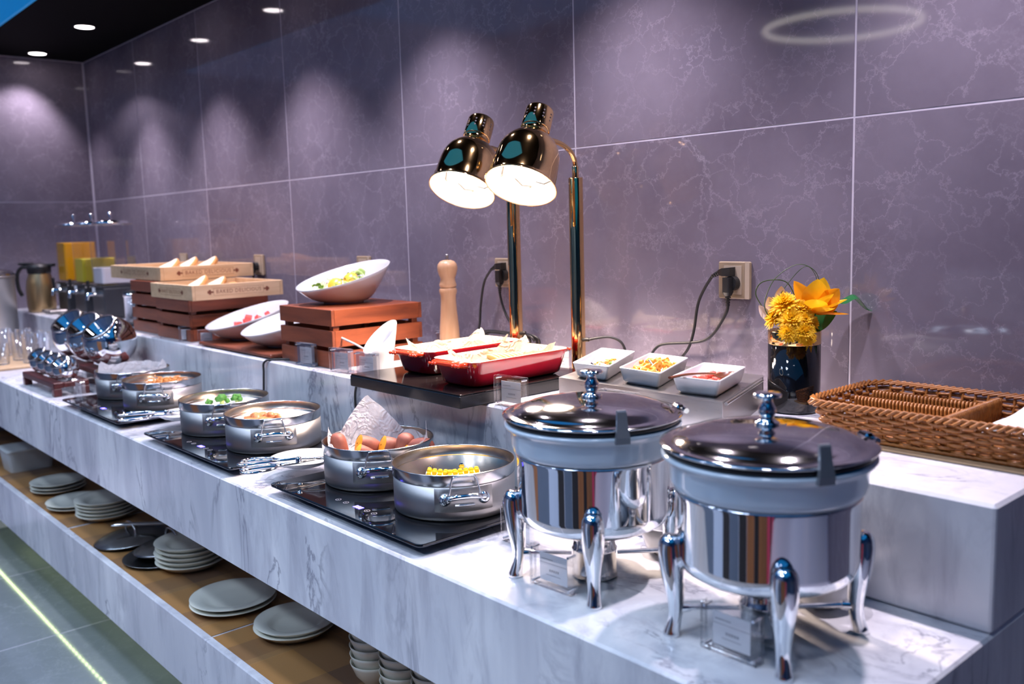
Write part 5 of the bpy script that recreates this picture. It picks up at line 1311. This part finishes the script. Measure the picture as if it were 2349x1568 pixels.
# ================================================================ SHELF
ZS = 0.4255
mx = [(-5.70, -4.58), (-4.57, -3.575), (-3.555, -2.30), (-2.29, -1.40), (-1.39, -0.55)]
for i, (a, b) in enumerate(mx):
    o = part('shelf_mat', MB().box(a, b, -.880 + .0, -.40, ZS, ZS + .0016), 'plaid'); tag(o, ['brown plaid shelf mat under the frosted box', 'brown plaid shelf mat under the far plates', 'long brown plaid shelf mat under the steel lids and deep plates', 'brown plaid shelf mat under the nearest plates', 'brown plaid shelf mat under the bowl stacks'][i], 'mat')
ZM = ZS + .0018
def stack(x, y, n, r, step, label, nm='plate', h=.018, ell=1.0, group='plates on the shelf', jig=.003):
    for k in range(n):
        o = part(nm, lambda: plate_mb(r, h), 'ivory', None, (x + random.uniform(-jig, jig), y + random.uniform(-jig, jig), ZM + .0005 + k * step), (0, 0, radians(40)), key='pl%d_%d' % (r * 1000, h * 1000))
        o.scale = (1, ell, 1)
        pos = 'top plate' if k == n - 1 else ('bottom plate' if k == 0 else '%s plate from the bottom' % ['', 'second', 'third', 'fourth', 'fifth', 'sixth'][k])
        tag(o, '%s of %s' % (pos, label), 'plate', group)
stack(-4.140, -.745, 3, .108, .0145, 'the farthest round white stack on the shelf')
stack(-3.825, -.760, 2, .112, .0135, 'the low white stack second from the far end of the shelf')
stack(-3.610, -.715, 5, .112, .0135, 'the five high white stack left of the steel lids', h=.024)
stack(-2.860, -.690, 5, .112, .0150, 'the five high white stack right of the steel lids', h=.026)
stack(-2.455, -.735, 2, .122, .0130, 'the broad flat white pair in the middle of the shelf')
stack(-2.165, -.690, 2, .110, .0130, 'the nearest deep white pair on the shelf', h=.026)
def bowls(x, y, n, label):
    for k in range(n):
        o = part('rice_bowl', lambda: MB().lathe([(0, .0), (.026, 0), (.028, .003), (.030, .006), (.046, .026), (.054, .048), (.0565, .0555), (.055, .0560), (.051, .047), (.042, .026), (.026, .010), (0, .009)], 40), 'ivory', None, (x, y, ZM + .0005 + k * .0215), key='rbowl')
        pos = 'top bowl' if k == n - 1 else ('bottom bowl' if k == 0 else '%s bowl up' % ['', 'second', 'third', 'fourth', 'fifth', 'sixth'][k])
        tag(o, '%s of %s' % (pos, label), 'bowl', 'white bowls on the shelf')
bowls(-1.780, -.690, 5, 'the first white bowl stack on the shelf, nearest the plates'); bowls(-1.655, -.690, 5, 'the second white bowl stack on the shelf'); bowls(-1.530, -.690, 5, 'the third white bowl stack on the shelf, at the frame bottom')
def lid(x, y, z, rx, ry, label, r=.125):
    t = thing('pot_lid', label, 'pot lid', (x, y, z), 0, 'steel pot lids on the shelf')
    E = (radians(rx), radians(ry), 0)
    part('lid_disc', lambda: MB().lathe([(r, 0), (r + .001, .002), (r - .004, .004), (r * .85, .012), (r * .5, .022), (0, .026), (0, .0245), (r * .5, .020), (r * .85, .010), (r - .004, .001)], 48), 'pan_dark', t, rot=E, key='ld')
    hd = part('lid_handle', lambda: MB().tube(smooth_path([(-.05, 0, .022), (-.045, 0, .040), (-.02, 0, .055), (.02, 0, .055), (.045, 0, .040), (.05, 0, .022)], 5), .0045, 8), 'steel_band', t, rot=E, key='ldh')
lid(-3.245, -.748, ZM + .012, 4, -3, 'dark steel pot lid lying left on the shelf mat')
lid(-3.140, -.480, ZM + .060, 22, -4, 'dark steel pot lid leaning behind the left lid')
lid(-2.990, -.700, ZM + .036, 3, -5, 'steel pot lid on top, with its curved handle standing up')
t = thing('steel_tray', 'dark round steel tray under the lid of the right pile', 'tray', (-2.990, -.738, ZM + .0006))
part('tray_disc', MB().lathe([(0, 0), (.10, 0), (.122, .010), (.124, .012), (.122, .013), (.099, .003), (0, .003)], 48), 'pan_dark', t)
for (x, lab, yy, zz) in ((-3.20, 'long flat steel serving handle lying across the left lid', -.72, .062), (-3.10, 'long flat steel serving handle lying across the right pile', -.74, .095)):
    t = thing('serving_slice', lab, 'utensil', (x, yy, ZM + zz), radians(50))
    part('handle', MB().box(-.11, .11, -.009, .009, 0, .003, .001), 'steel_band', t); part('hook', MB().tube(smooth_path([(.11, 0, .0015), (.135, 0, .012), (.15, 0, .0)], 4), .003, 8), 'steel_band', t)
t = thing('frosted_box', 'frosted plastic storage box at the far left of the shelf', 'box', (-4.60, -.72, ZM + .0005))
part('box_body', MB().loft([rrect(-.155, .0, -.10, .08, .02, 0, 3), rrect(-.165, .010, -.11, .09, .02, .09, 3)], smooth=False), 'frosted', t)
part('box_lid', MB().box(-.170, .015, -.115, .095, .0905, .106, .004, rc=.02, seg=3), 'frosted', t)
